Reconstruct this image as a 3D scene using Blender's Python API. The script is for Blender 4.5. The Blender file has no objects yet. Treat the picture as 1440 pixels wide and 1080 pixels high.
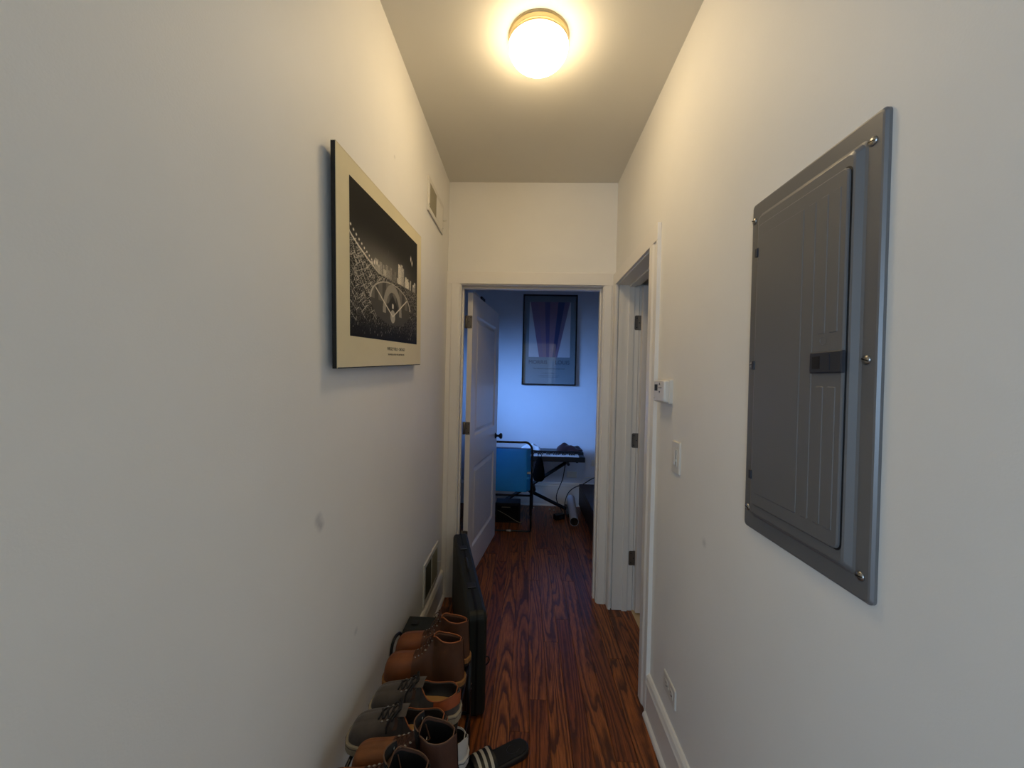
import bpy, bmesh, math, random
import numpy as np
from mathutils import Vector, Matrix

random.seed(7); np.random.seed(7)
S = bpy.context.scene
C = S.collection
PI = math.pi

# ------------------------------------------------------------------ camera
H_CAM = 1.4435
YAW, PITCH, ROLL = .0357, .0101, .023
cam_d = bpy.data.cameras.new('camera')
cam_d.sensor_fit = 'HORIZONTAL'; cam_d.sensor_width = 36.0
cam_d.lens = 36.0 * 542.0 / 1440.0
cam_d.clip_start = .02
cam = bpy.data.objects.new('camera', cam_d); C.objects.link(cam)
_f = Vector((-math.sin(YAW) * math.cos(PITCH), math.cos(YAW) * math.cos(PITCH), -math.sin(PITCH)))
_r0 = Vector((math.cos(YAW), math.sin(YAW), 0)); _u0 = _r0.cross(_f)
_r = _r0 * math.cos(ROLL) + _u0 * math.sin(ROLL); _u = -_r0 * math.sin(ROLL) + _u0 * math.cos(ROLL)
cm = Matrix((_r, _u, -_f)).transposed().to_4x4(); cm.translation = (0, 0, H_CAM)
cam.matrix_world = cm
S.camera = cam

# ------------------------------------------------------------------ world, exposure, daylight
S.view_settings.view_transform = 'Standard'; S.view_settings.look = 'None'
S.view_settings.gamma = 1.0; S.view_settings.exposure = 0.0
S.view_settings.use_curve_mapping = False
w = bpy.data.worlds.new('world'); S.world = w; w.use_nodes = True
w.node_tree.nodes['Background'].inputs[0].default_value = (.45, .6, 1, 1)
w.node_tree.nodes['Background'].inputs[1].default_value = .12

def area(name, loc, target, sx, sy, power, col, spread=PI):
    d = bpy.data.lights.new(name, 'AREA'); d.shape = 'RECTANGLE'; d.size = sx; d.size_y = sy
    d.energy = power; d.color = col; d.spread = spread
    o = bpy.data.objects.new(name, d); C.objects.link(o); o.location = loc
    o.rotation_euler = (Vector(target) - Vector(loc)).to_track_quat('-Z', 'Y').to_euler()
    return o
# daylight entering by the living room window behind the camera and by the bedroom window
area('living_window_daylight', (-1.7, -3.93, 1.5), (-.5, 0, 1.3), 1.7, 1.5, 98, (.46, .69, 1))
area('living_window_daylight_2', (2.05, -3.93, 1.5), (.6, 0, 1.3), 1.0, 1.5, 38, (.56, .76, 1))
area('bedroom_window_daylight', (-1.64, 3.42, 1.65), (.42, 4.48, 1.08), .75, .9, 8.2, (.19, .42, 1), math.radians(44))

# ------------------------------------------------------------------ helpers
def lin(h):
    h = h.lstrip('#'); v = [int(h[i:i + 2], 16) / 255 for i in (0, 2, 4)]
    return tuple((x / 12.92 if x <= .04045 else ((x + .055) / 1.055) ** 2.4) for x in v) + (1,)

def mat(name, col, rough=.5, metal=0, bump=0, bscale=200, var=0, vscale=8, coat=0, spec=None, sheen=0, emit=None):
    m = bpy.data.materials.new(name); m.use_nodes = True
    nt = m.node_tree; b = nt.nodes['Principled BSDF']
    c = lin(col) if isinstance(col, str) else col
    b.inputs['Base Color'].default_value = c
    b.inputs['Roughness'].default_value = rough; b.inputs['Metallic'].default_value = metal
    if coat: b.inputs['Coat Weight'].default_value = coat; b.inputs['Coat Roughness'].default_value = .15
    if spec is not None: b.inputs['Specular IOR Level'].default_value = spec
    if sheen: b.inputs['Sheen Weight'].default_value = sheen
    if emit: b.inputs['Emission Color'].default_value = c; b.inputs['Emission Strength'].default_value = emit
    tc = nt.nodes.new('ShaderNodeTexCoord')
    if var:
        n = nt.nodes.new('ShaderNodeTexNoise'); n.inputs['Scale'].default_value = vscale; n.inputs['Detail'].default_value = 5
        nt.links.new(tc.outputs['Object'], n.inputs['Vector'])
        r = nt.nodes.new('ShaderNodeValToRGB')
        r.color_ramp.elements[0].position = .3; r.color_ramp.elements[1].position = .7
        r.color_ramp.elements[0].color = tuple(x * (1 - var) for x in c[:3]) + (1,)
        r.color_ramp.elements[1].color = tuple(min(1, x * (1 + var)) for x in c[:3]) + (1,)
        nt.links.new(n.outputs['Fac'], r.inputs['Fac']); nt.links.new(r.outputs['Color'], b.inputs['Base Color'])
    if bump:
        n = nt.nodes.new('ShaderNodeTexNoise'); n.inputs['Scale'].default_value = bscale; n.inputs['Detail'].default_value = 3
        nt.links.new(tc.outputs['Object'], n.inputs['Vector'])
        bp = nt.nodes.new('ShaderNodeBump'); bp.inputs['Strength'].default_value = bump; bp.inputs['Distance'].default_value = .002
        nt.links.new(n.outputs['Fac'], bp.inputs['Height']); nt.links.new(bp.outputs['Normal'], b.inputs['Normal'])
    return m

def vcol_mat(name, rough):
    m = bpy.data.materials.new(name); m.use_nodes = True; nt = m.node_tree
    a = nt.nodes.new('ShaderNodeVertexColor'); a.layer_name = 'print'
    b = nt.nodes['Principled BSDF']; b.inputs['Roughness'].default_value = rough; b.inputs['Specular IOR Level'].default_value = .15
    nt.links.new(a.outputs['Color'], b.inputs['Base Color'])
    return m

def wall_paint(name, col, smudges=()):
    m = mat(name, col, .55, bump=.12, bscale=260, var=.025, vscale=2.5, spec=.3)
    nt = m.node_tree; b = nt.nodes['Principled BSDF']
    geo = nt.nodes.new('ShaderNodeNewGeometry')
    src = b.inputs['Base Color'].links[0].from_socket
    nz = nt.nodes.new('ShaderNodeTexNoise'); nz.inputs['Scale'].default_value = 45
    nt.links.new(geo.outputs['Position'], nz.inputs['Vector'])
    for (p, r, k) in smudges:
        d = nt.nodes.new('ShaderNodeVectorMath'); d.operation = 'DISTANCE'; d.inputs[1].default_value = p
        nt.links.new(geo.outputs['Position'], d.inputs[0])
        mr = nt.nodes.new('ShaderNodeMapRange'); mr.inputs[1].default_value = r * .2; mr.inputs[2].default_value = r
        mr.inputs[3].default_value = k; mr.inputs[4].default_value = 0
        nt.links.new(d.outputs['Value'], mr.inputs[0])
        mu = nt.nodes.new('ShaderNodeMath'); mu.operation = 'MULTIPLY'
        nt.links.new(mr.outputs[0], mu.inputs[0]); nt.links.new(nz.outputs['Fac'], mu.inputs[1])
        mx = nt.nodes.new('ShaderNodeMix'); mx.data_type = 'RGBA'
        nt.links.new(mu.outputs[0], mx.inputs[0]); nt.links.new(src, mx.inputs[6]); mx.inputs[7].default_value = lin('4a4a52')
        src = mx.outputs[2]
    nt.links.new(src, b.inputs['Base Color'])
    return m

def oak():
    m = bpy.data.materials.new('stained_oak'); m.use_nodes = True; nt = m.node_tree; N = nt.nodes.new; L = nt.links.new
    b = nt.nodes['Principled BSDF']
    tc = N('ShaderNodeTexCoord'); oi = N('ShaderNodeObjectInfo')
    off = N('ShaderNodeVectorMath'); off.operation = 'MULTIPLY_ADD'
    comb = N('ShaderNodeCombineXYZ')
    for i in range(3): L(oi.outputs['Random'], comb.inputs[i])
    L(comb.outputs[0], off.inputs[0]); off.inputs[1].default_value = (37, 53, 71); L(tc.outputs['Object'], off.inputs[2])
    mp = N('ShaderNodeMapping'); mp.inputs['Scale'].default_value = (1, .066, 1); L(off.outputs[0], mp.inputs[0])
    n1 = N('ShaderNodeTexNoise'); n1.inputs['Scale'].default_value = 10.5; n1.inputs['Detail'].default_value = 1.2; n1.inputs['Roughness'].default_value = .35
    L(mp.outputs[0], n1.inputs['Vector'])
    wob = N('ShaderNodeTexNoise'); wob.inputs['Scale'].default_value = 60; wob.inputs['Detail'].default_value = 2
    mpw = N('ShaderNodeMapping'); mpw.inputs['Scale'].default_value = (1, .35, 1); L(off.outputs[0], mpw.inputs[0]); L(mpw.outputs[0], wob.inputs['Vector'])
    add = N('ShaderNodeMath'); add.operation = 'MULTIPLY_ADD'; L(wob.outputs['Fac'], add.inputs[0]); add.inputs[1].default_value = .035; L(n1.outputs['Fac'], add.inputs[2])
    mul = N('ShaderNodeMath'); mul.operation = 'MULTIPLY'; L(add.outputs[0], mul.inputs[0]); mul.inputs[1].default_value = 15.0
    fr = N('ShaderNodeMath'); fr.operation = 'FRACT'; L(mul.outputs[0], fr.inputs[0])
    rp = N('ShaderNodeValToRGB'); e = rp.color_ramp.elements
    e[0].position = 0; e[0].color = (.08, .08, .08, 1); e[1].position = 1; e[1].color = (.1, .1, .1, 1)
    for p, v in ((.14, .12), (.34, .55), (.62, 1), (.88, .8)):
        q = e.new(p); q.color = (v, v, v, 1)
    L(fr.outputs[0], rp.inputs[0])
    # fine open pores
    mp2 = N('ShaderNodeMapping'); mp2.inputs['Scale'].default_value = (1, .02, 1); L(off.outputs[0], mp2.inputs[0])
    n2 = N('ShaderNodeTexNoise'); n2.inputs['Scale'].default_value = 520; n2.inputs['Detail'].default_value = 2; L(mp2.outputs[0], n2.inputs['Vector'])
    mr = N('ShaderNodeMapRange'); mr.inputs[1].default_value = .36; mr.inputs[2].default_value = .6; mr.inputs[3].default_value = .35; mr.inputs[4].default_value = 1
    L(n2.outputs['Fac'], mr.inputs[0])
    fac = N('ShaderNodeMath'); fac.operation = 'MULTIPLY'; L(rp.outputs[0], fac.inputs[0]); L(mr.outputs[0], fac.inputs[1])
    mix = N('ShaderNodeMix'); mix.data_type = 'RGBA'; L(fac.outputs[0], mix.inputs[0])
    mix.inputs[6].default_value = lin('4a2612')
    tint = N('ShaderNodeValToRGB'); t = tint.color_ramp.elements
    t[0].position = 0; t[0].color = lin('9a5226'); t[1].position = 1; t[1].color = lin('c67636')
    q = t.new(.5); q.color = lin('b0632d')
    L(oi.outputs['Random'], tint.inputs[0]); L(tint.outputs[0], mix.inputs[7])
    L(mix.outputs[2], b.inputs['Base Color'])
    b.inputs['Roughness'].default_value = .36; b.inputs['Specular IOR Level'].default_value = .45
    bp = N('ShaderNodeBump'); bp.inputs['Strength'].default_value = .12; bp.inputs['Distance'].default_value = .001
    L(fac.outputs[0], bp.inputs['Height']); L(bp.outputs[0], b.inputs['Normal'])
    return m

class MB:
    """collects geometry; build() links it as ONE mesh object"""
    def __init__(s): s.v = []; s.f = []; s.m = []
    def add(s, vs, fs, mi=0):
        o = len(s.v); s.v += [tuple(p) for p in vs]; s.f += [tuple(i + o for i in f) for f in fs]; s.m += [mi] * len(fs); return s
    def box(s, x0, x1, y0, y1, z0, z1, mi=0):
        return s.add([(x0, y0, z0), (x1, y0, z0), (x1, y1, z0), (x0, y1, z0), (x0, y0, z1), (x1, y0, z1), (x1, y1, z1), (x0, y1, z1)],
                     [(3, 2, 1, 0), (4, 5, 6, 7), (0, 1, 5, 4), (1, 2, 6, 5), (2, 3, 7, 6), (3, 0, 4, 7)], mi)
    def loft(s, rings, cap0=True, cap1=True, closed=True, mi=0):
        n = len(rings[0]); vs = [p for r in rings for p in r]; fs = []
        for i in range(len(rings) - 1):
            for j in range(n if closed else n - 1):
                k = (j + 1) % n
                fs.append((i * n + j, i * n + k, (i + 1) * n + k, (i + 1) * n + j))
        if cap0: fs.append(tuple(reversed(range(n))))
        if cap1: fs.append(tuple(range((len(rings) - 1) * n, len(rings) * n)))
        return s.add(vs, fs, mi)
    def tube(s, pts, r, n=8, closed=False, mi=0):
        P = [Vector(p) for p in pts]; m = len(P); rings = []
        ref = None
        for i in range(m):
            if closed: t = P[(i + 1) % m] - P[i - 1]
            else: t = P[min(i + 1, m - 1)] - P[max(i - 1, 0)]
            t.normalize()
            if ref is None:
                ref = Vector((0, 0, 1)) if abs(t.z) < .9 else Vector((1, 0, 0))
            a = (ref - t * ref.dot(t)).normalized(); ref = a; b = t.cross(a)
            rr = r[i] if hasattr(r, '__len__') else r
            rings.append([P[i] + (a * math.cos(2 * PI * k / n) + b * math.sin(2 * PI * k / n)) * rr for k in range(n)])
        if closed: rings.append(rings[0])
        return s.loft(rings, not closed, not closed, mi=mi)
    def lathe(s, prof, n=24, c=(0, 0, 0), axis='z', mi=0):
        rings = []
        for (r, h) in prof:
            ring = []
            for k in range(n):
                a = 2 * PI * k / n; p = (r * math.cos(a), r * math.sin(a), h)
                if axis == 'x': p = (p[2], p[0], p[1])
                elif axis == 'y': p = (p[1], p[2], p[0])
                ring.append((p[0] + c[0], p[1] + c[1], p[2] + c[2]))
            rings.append(ring)
        return s.loft(rings, mi=mi)
    def rrect(s, levels, seg=5, cap0=True, cap1=True, mi=0):
        """levels: (x0,x1,y0,y1,radius,z)"""
        rings = []
        for (x0, x1, y0, y1, r, z) in levels:
            ring = []
            for (cx, cy, a0) in ((x1 - r, y1 - r, 0), (x0 + r, y1 - r, 90), (x0 + r, y0 + r, 180), (x1 - r, y0 + r, 270)):
                for k in range(seg + 1):
                    a = math.radians(a0 + 90 * k / seg); ring.append((cx + r * math.cos(a), cy + r * math.sin(a), z))
            rings.append(ring)
        return s.loft(rings, cap0, cap1, mi=mi)
    def prism(s, outline, y0, y1, plane='xz', mi=0):
        def p(q, y): return (q[0], y, q[1]) if plane == 'xz' else ((y, q[0], q[1]) if plane == 'yz' else (q[0], q[1], y))
        return s.loft([[p(q, y0) for q in outline], [p(q, y1) for q in outline]], mi=mi)
    def build(s, name, mats, parent=None, smooth=False, bevel=0, seg=2, sub=0, shade_angle=None):
        me = bpy.data.meshes.new(name); me.from_pydata(s.v, [], s.f)
        if not isinstance(mats, (list, tuple)): mats = [mats]
        for m in mats: me.materials.append(m)
        if any(s.m): me.polygons.foreach_set('material_index', s.m)
        bm = bmesh.new(); bm.from_mesh(me); bmesh.ops.recalc_face_normals(bm, faces=bm.faces); bm.to_mesh(me); bm.free()
        if smooth or sub: me.polygons.foreach_set('use_smooth', [True] * len(me.polygons))
        o = bpy.data.objects.new(name, me); C.objects.link(o)
        if parent: o.parent = parent
        if bevel:
            b = o.modifiers.new('bevel', 'BEVEL'); b.width = bevel; b.segments = seg; b.limit_method = 'ANGLE'; b.angle_limit = math.radians(40)
        if sub:
            d = o.modifiers.new('subdivision', 'SUBSURF'); d.levels = sub; d.render_levels = sub
        return o

def tag(o, label, cat=None, group=None, kind=None):
    o['label'] = label
    if cat: o['category'] = cat
    if group: o['group'] = group
    if kind: o['kind'] = kind
    return o
def empty(name, loc=(0, 0, 0), rz=0, label=None, cat=None, group=None, kind=None, mtx=None):
    o = bpy.data.objects.new(name, None); C.objects.link(o); o.empty_display_size = .05
    if mtx is not None: o.matrix_world = mtx
    else: o.location = loc; o.rotation_euler = (0, 0, rz)
    if label: tag(o, label, cat, group, kind)
    return o
def wallm(side, loc):
    cols = {'R': ((0, -1, 0), (0, 0, 1), (-1, 0, 0)), 'L': ((0, 1, 0), (0, 0, 1), (1, 0, 0)), 'B': ((1, 0, 0), (0, 0, 1), (0, -1, 0))}[side]
    m = Matrix([Vector(c) for c in cols]).transposed().to_4x4(); m.translation = loc
    return m
def copy_tree(o, parent=None):
    c = o.copy(); C.objects.link(c); c.parent = parent
    for ch in list(o.children): copy_tree(ch, c)
    return c
def text(name, body, size, loc, m, parent, align='CENTER', sx=1.0, depth=.0002):
    cu = bpy.data.curves.new(name, 'FONT'); cu.body = body; cu.size = size; cu.align_x = align; cu.extrude = depth
    t = bpy.data.objects.new(name + '_tmp', cu)
    C.objects.link(t); bpy.context.view_layer.update()
    me = bpy.data.meshes.new_from_object(t.evaluated_get(bpy.context.evaluated_depsgraph_get()))
    bpy.data.objects.remove(t); bpy.data.curves.remove(cu)
    for v in me.vertices: v.co.x *= sx
    me.materials.clear(); me.materials.append(m)
    o = bpy.data.objects.new(name, me); C.objects.link(o); o.parent = parent; o.location = loc
    return o
def catmull(pts, n=8):
    P = [Vector(p) for p in pts]; out = []
    for i in range(len(P) - 1):
        a, b, c, d = P[max(i - 1, 0)], P[i], P[i + 1], P[min(i + 2, len(P) - 1)]
        for k in range(n):
            t = k / n
            out.append(.5 * ((2 * b) + (c - a) * t + (2 * a - 5 * b + 4 * c - d) * t * t + (3 * b - a - 3 * c + d) * t ** 3))
    out.append(P[-1]); return out

# ------------------------------------------------------------------ materials
XL, XR, D, ZC = -.53, .568, 2.53, 2.735
YW = 2.655                    # bedroom side of the end wall
YF = 4.48                     # far bedroom wall
M = {}
M['wall'] = wall_paint('warm_white_wall_paint', 'eeeae1', smudges=(
    ((XL, .98, 1.068), .024, .55), ((XL, .992, 1.05), .022, .55), ((XL, 1.49, 2.3), .010, .5), ((XL, .62, .62), .03, .25), ((XR, 1.22, .95), .02, .3), ((XL, 1.22, .62), .016, .45)))
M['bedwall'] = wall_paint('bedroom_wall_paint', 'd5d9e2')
M['ceil'] = mat('flat_ceiling_paint', 'e4e0d4', .8, bump=.15, bscale=300, var=.02, vscale=2)
M['trim'] = mat('white_trim_enamel', 'efe9de', .32, var=.02, vscale=3)
M['door'] = mat('white_door_enamel', 'ece6df', .35, var=.015, vscale=3)
M['oak'] = oak()
M['sub'] = mat('dark_subfloor', '150a06', .8)
M['tile'] = mat('pale_cream_floor', 'd8bd92', .4, var=.05)
M['panel'] = mat('grey_enamelled_steel', '737271', .36, metal=.25, var=.02, vscale=4)
M['latch'] = mat('dark_grey_latch_plastic', '2c2f36', .4)
M['black'] = mat('matt_black_plastic', '0b0b0c', .45)
M['blackm'] = mat('black_powder_coated_metal', '0a0a0b', .35)
M['screw'] = mat('zinc_screw', 'a9a6a0', .3, metal=1)
M['nickel'] = mat('brushed_nickel_hinge', '8d857a', .38, metal=1)
M['brass'] = mat('satin_brass', 'cdbb90', .35, metal=.9)
M['plast'] = mat('ivory_plastic', 'ded8cb', .38)
M['lcd'] = mat('grey_lcd', '3a3b34', .6, spec=.2)
M['darkvoid'] = mat('dark_duct', '12110f', .8)
M['grille'] = mat('grey_grille_metal', '8f8770', .5)
M['glass'] = None

# ------------------------------------------------------------------ floor: every board its own piece
fl = MB().box(-1.72, 1.62, -.95, YF + .1, -.06, -.0125).build('floor', M['sub'])
tag(fl, 'dark stained oak strip floor running from the hall into the bedroom', 'floor', kind='structure')
PW = .0826
k0 = int(math.floor((-1.66 - XL) / PW)); k1 = int(math.ceil((1.56 - XL) / PW))
rng = random.Random(21)
for k in range(k0, k1):
    x0 = XL + k * PW; xc = x0 + PW / 2
    inhall = XL - .01 < xc < .73
    ya = -.9 if inhall else YW - .06
    yb = YF
    y = ya - (rng.uniform(0, .8) if inhall else 0); cuts = [ya]
    while True:
        y += rng.uniform(.8, 1.9)
        if y > yb - .25: break
        if y > ya + .25: cuts.append(y)
    cuts.append(yb)
    for a, b in zip(cuts[:-1], cuts[1:]):
        L2 = (b - a) / 2 - .0003; W2 = PW / 2 - .0006; c = .0007
        mb = MB().loft([[(-W2, -L2, -.012), (W2, -L2, -.012), (W2, L2, -.012), (-W2, L2, -.012)],
                        [(-W2, -L2, -c), (W2, -L2, -c), (W2, L2, -c), (-W2, L2, -c)],
                        [(-W2 + c, -L2 + c, 0), (W2 - c, -L2 + c, 0), (W2 - c, L2 - c, 0), (-W2 + c, L2 - c, 0)]])
        o = mb.build('floor_board', M['oak'], fl); o.location = (xc, (a + b) / 2, 0)

# ------------------------------------------------------------------ shell
def struct(mb, name, m, label, **k):
    return tag(mb.build(name, m, **k), label, name.split('_')[0], kind='structure')
struct(MB().box(-3.1, 3.1, -4.1, YF + .1, ZC, ZC + .1), 'ceiling', M['ceil'], 'flat pale ceiling above the narrow hall')
struct(MB().box(XL - .12, XL, -.9, D, -.012, ZC), 'wall_left', M['wall'], 'long white wall carrying the stadium poster and both vents')
# right wall with the side doorway y 1.775..2.475
SD0, SD1, SDZ = 1.772, 2.473, 2.075
struct(MB().box(XR, XR + .135, -.9, SD0, -.012, ZC).box(XR, XR + .135, SD1, D, -.012, ZC).box(XR, XR + .135, SD0, SD1, SDZ, ZC),
       'wall_right', M['wall'], 'white wall carrying the grey breaker panel and thermostat')
# end wall with the bedroom doorway
BX0, BX1, BZ = -.46, .51, 2.085
struct(MB().box(-1.7, BX0, D, YW, -.012, ZC).box(BX1, 1.6, D, YW, -.012, ZC).box(BX0, BX1, D, YW, BZ, ZC),
       'wall_back', M['wall'], 'short white end wall around the bedroom doorway')
# bedroom
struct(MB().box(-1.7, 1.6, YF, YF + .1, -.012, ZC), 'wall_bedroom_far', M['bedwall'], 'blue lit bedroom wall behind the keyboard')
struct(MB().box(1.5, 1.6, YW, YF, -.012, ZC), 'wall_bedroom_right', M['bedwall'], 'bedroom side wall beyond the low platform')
wy0, wy1, wz0, wz1 = 3.0, 3.85, 1.05, 2.3
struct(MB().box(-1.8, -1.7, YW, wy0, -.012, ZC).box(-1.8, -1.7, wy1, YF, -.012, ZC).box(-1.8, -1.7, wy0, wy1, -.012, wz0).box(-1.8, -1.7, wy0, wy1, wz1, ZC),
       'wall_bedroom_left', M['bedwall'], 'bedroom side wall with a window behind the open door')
struct(MB().box(-1.8, -1.68, wy0, wy0 + .05, wz0, wz1).box(-1.8, -1.68, wy1 - .05, wy1, wz0, wz1).box(-1.8, -1.68, wy0, wy1, wz0, wz0 + .05)
       .box(-1.8, -1.68, wy0, wy1, wz1 - .05, wz1).box(-1.78, -1.74, wy0, wy1, 1.66, 1.70), 'window_1', M['trim'], 'white framed bedroom window hidden behind the open door')
# side room (only a sliver of it shows)
struct(MB().box(XR + .132, 1.9, 1.0, 2.53, -.03, .002), 'floor_side_room', M['tile'], 'pale cream floor just inside the side doorway')
struct(MB().box(1.9, 2.0, 1.0, 2.53, -.03, ZC).box(XR + .135, 2.0, .9, 1.0, -.03, ZC), 'wall_side_room', M['wall'], 'wall of the small room off the side doorway')
# living room behind the camera
struct(MB().box(-3, 3, -4, -.9, -.06, 0), 'floor_living', M['oak'], 'oak floor of the living room behind the hall')
struct(MB().box(-3.1, XL - .12, -.9, -.8, -.012, ZC).box(XR + .135, 3.1, -.9, -.8, -.012, ZC), 'wall_living_front', M['wall'], 'living room wall either side of the hall mouth')
struct(MB().box(-3.1, -3, -4, -.8, -.012, ZC), 'wall_living_left', M['wall'], 'left wall of the living room')
struct(MB().box(3, 3.1, -4, -.8, -.012, ZC), 'wall_living_right', M['wall'], 'right wall of the living room')
bw0 = ((-2.6, -.8), (1.5, 2.6))
struct(MB().box(-3.1, -2.6, -4.1, -4, -.012, ZC).box(-.8, 1.5, -4.1, -4, -.012, ZC).box(2.6, 3.1, -4.1, -4, -.012, ZC)
       .box(-2.6, -.8, -4.1, -4, -.012, .7).box(-2.6, -.8, -4.1, -4, 2.3, ZC).box(1.5, 2.6, -4.1, -4, -.012, .7).box(1.5, 2.6, -4.1, -4, 2.3, ZC),
       'wall_living_back', M['wall'], 'living room wall with two windows')
for n, (xa, xb) in enumerate(bw0):
    struct(MB().box(xa, xa + .06, -4.1, -3.98, .7, 2.3).box(xb - .06, xb, -4.1, -3.98, .7, 2.3).box(xa, xb, -4.1, -3.98, .7, .76).box(xa, xb, -4.1, -3.98, 2.24, 2.3)
           .box(xa, xb, -4.08, -4.02, 1.48, 1.54), 'window_%d' % (n + 2), M['trim'], ('wide', 'narrow')[n] + ' living room window behind the hall')

# ------------------------------------------------------------------ trim: casings, jambs, stops
t1 = empty('trim_1', (0, 0, 0), label='white casing and jamb around the bedroom doorway', cat='trim', kind='structure')
e = .018
def prof_side(x_in, x_out):           # casing with a stepped profile, inner edge x_in
    return [(x_in, D), (x_in, D - .010), (x_in + (x_out - x_in) * .08, D - e * .8), (x_in + (x_out - x_in) * .62, D - e), (x_in + (x_out - x_in) * .70, D - e * .75), (x_out, D - e * .85), (x_out, D)]
for (xi, xo) in ((-.443, XL), (.493, XR)):
    MB().prism(prof_side(xi, xo), 0, 2.068, 'xy').build('side_casing', M['trim'], t1)
MB().box(XL, XR, D - e * .9, D, 2.068, 2.147).build('head_casing', M['trim'], t1, bevel=.002)
MB().box(BX0, -.437, D - .004, YW, 0, 2.065).build('jamb', M['trim'], t1, bevel=.0015)
MB().box(.487, BX1, D - .004, YW, 0, 2.065).build('jamb', M['trim'], t1, bevel=.0015)
MB().box(BX0, BX1, D - .004, YW, 2.062, BZ).build('head_jamb', M['trim'], t1, bevel=.0015)
MB().box(-.437, -.427, 2.574, 2.612, 0, 2.052).build('door_stop', M['trim'], t1, bevel=.0015)
MB().box(.477, .487, 2.574, 2.612, 0, 2.052).build('door_stop', M['trim'], t1, bevel=.0015)
MB().box(-.437, .487, 2.574, 2.612, 2.05, 2.062).build('door_stop', M['trim'], t1, bevel=.0015)

t2 = empty('trim_2', (0, 0, 0), label='white casing and jamb around the side doorway by the thermostat', cat='trim', kind='structure')
JN, JF = 1.79, 2.455
MB().prism([(XR, 1.683), (XR - .016, 1.683), (XR - .018, 1.695), (XR - .011, 1.712), (XR - .012, 1.73), (XR - .018, 1.745), (XR - .018, 1.785), (XR - .012, JN), (XR, JN)], 0, 2.062, 'xy').build('side_casing', M['trim'], t2)
MB().prism([(XR, JF), (XR - .012, JF), (XR - .018, JF + .01), (XR - .018, D - .02), (XR, D - .02)], 0, 2.062, 'xy').build('side_casing', M['trim'], t2)
MB().box(XR - .018, XR, 1.683, D - .018, 2.062, 2.137).build('head_casing', M['trim'], t2, bevel=.002)
MB().box(XR - .004, .703, SD0, JN, 0, 2.058).build('jamb', M['trim'], t2, bevel=.0015)
MB().box(XR + .008, .703, JF, SD1, 0, 2.058).build('jamb', M['trim'], t2, bevel=.0015)
MB().box(XR - .004, .703, SD0, SD1, 2.056, SDZ).build('head_jamb', M['trim'], t2, bevel=.0015)
MB().box(.637, .67, JF - .010, JF, 0, 2.046).build('door_stop', M['trim'], t2, bevel=.0015)
MB().box(.637, .67, JN, JN + .010, 0, 2.046).build('door_stop', M['trim'], t2, bevel=.0015)
MB().box(.637, .67, JN, JF, 2.044, 2.056).build('door_stop', M['trim'], t2, bevel=.0015)
MB().box(.706, .722, JF + .004, JF + .07, 0, 2.13).build('side_casing', M['trim'], t2, bevel=.002)

# baseboards: tall board, moulded cap and shoe moulding
def base(name, pts, label, z1=.185):
    """pts: (axis, wall coordinate, sign into room, a, b)"""
    ax, wv, sg, a, b = pts
    t = empty(name, (0, 0, 0), label=label, cat='baseboard', kind='structure')
    def pr(outline, nm):
        o = [(wv + sg * q[0], q[1]) for q in outline]
        if ax == 'x': MB().loft([[(p[0], a, p[1]) for p in o], [(p[0], b, p[1]) for p in o]]).build(nm, M['trim'], t)
        else: MB().loft([[(a, p[0], p[1]) for p in o], [(b, p[0], p[1]) for p in o]]).build(nm, M['trim'], t)
    h = z1 - .045
    pr([(0, 0), (.015, 0), (.015, h), (0, h)], 'board')
    pr([(0, h), (.017, h), (.019, h + .006), (.014, h + .016), (.014, h + .02), (.017, h + .024), (.014, h + .034), (.007, h + .043), (0, h + .045)], 'cap_moulding')
    pr([(.015, 0), (.029, 0), (.028, .008), (.024, .015), (.018, .019), (.015, .02)], 'shoe_moulding')
base('baseboard_left', ('x', XL, 1, -.9, D - .018), 'white moulded baseboard along the wall with the shoes')
base('baseboard_right', ('x', XR, -1, -.9, 1.683), 'white moulded baseboard below the outlet')
base('baseboard_bedroom', ('y', YF, -1, -1.7, 1.5), 'tall white baseboard behind the keyboard stand', .27)

# ------------------------------------------------------------------ doors
def door_slab(name, w_, h_, label):
    """slab in local space: hinge edge at x=0, face at y=0 (seen from the hall), thickness to +y"""
    r = empty(name, label=label, cat='door', kind='structure')
    T = .035
    fr = MB()
    st = .118; pz = ((.21, .80), (1.02, h_ - .14))
    z = 0
    fr.box(0, st, 0, T, 0, h_).box(w_ - st, w_, 0, T, 0, h_)
    prev = 0
    for (a, b) in pz:
        fr.box(st, w_ - st, 0, T, prev, a); prev = b
    fr.box(st, w_ - st, 0, T, prev, h_)
    fr.build('slab_frame', M['door'], r)
    for (a, b) in pz:
        p = MB(); lv = []
        for (d, y) in ((0, 0), (.004, .003), (.012, .010), (.02, .012), (.024, .012), (.05, .004)):
            lv.append((st + d, w_ - st - d, a + d, b - d, y))
        rings = [[(x0, y, z0), (x1, y, z0), (x1, y, z1), (x0, y, z1)] for (x0, x1, z0, z1, y) in lv]
        p.loft(rings, False, True)
        rings = [[(x0, T - y, z0), (x1, T - y, z0), (x1, T - y, z1), (x0, T - y, z1)] for (x0, x1, z0, z1, y) in lv]
        p.loft(rings, False, True)
        p.build('raised_panel', M['door'], r)
    return r
dx, dy = .139, .99; n_ = math.hypot(dx, dy); ang = math.atan2(dy, dx)
d1 = door_slab('door_1', .885, 2.03, 'white two panel bedroom door standing open with black knob')
d1.location = (-.3785, 2.66, .013); d1.rotation_euler = (0, 0, ang)
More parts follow.
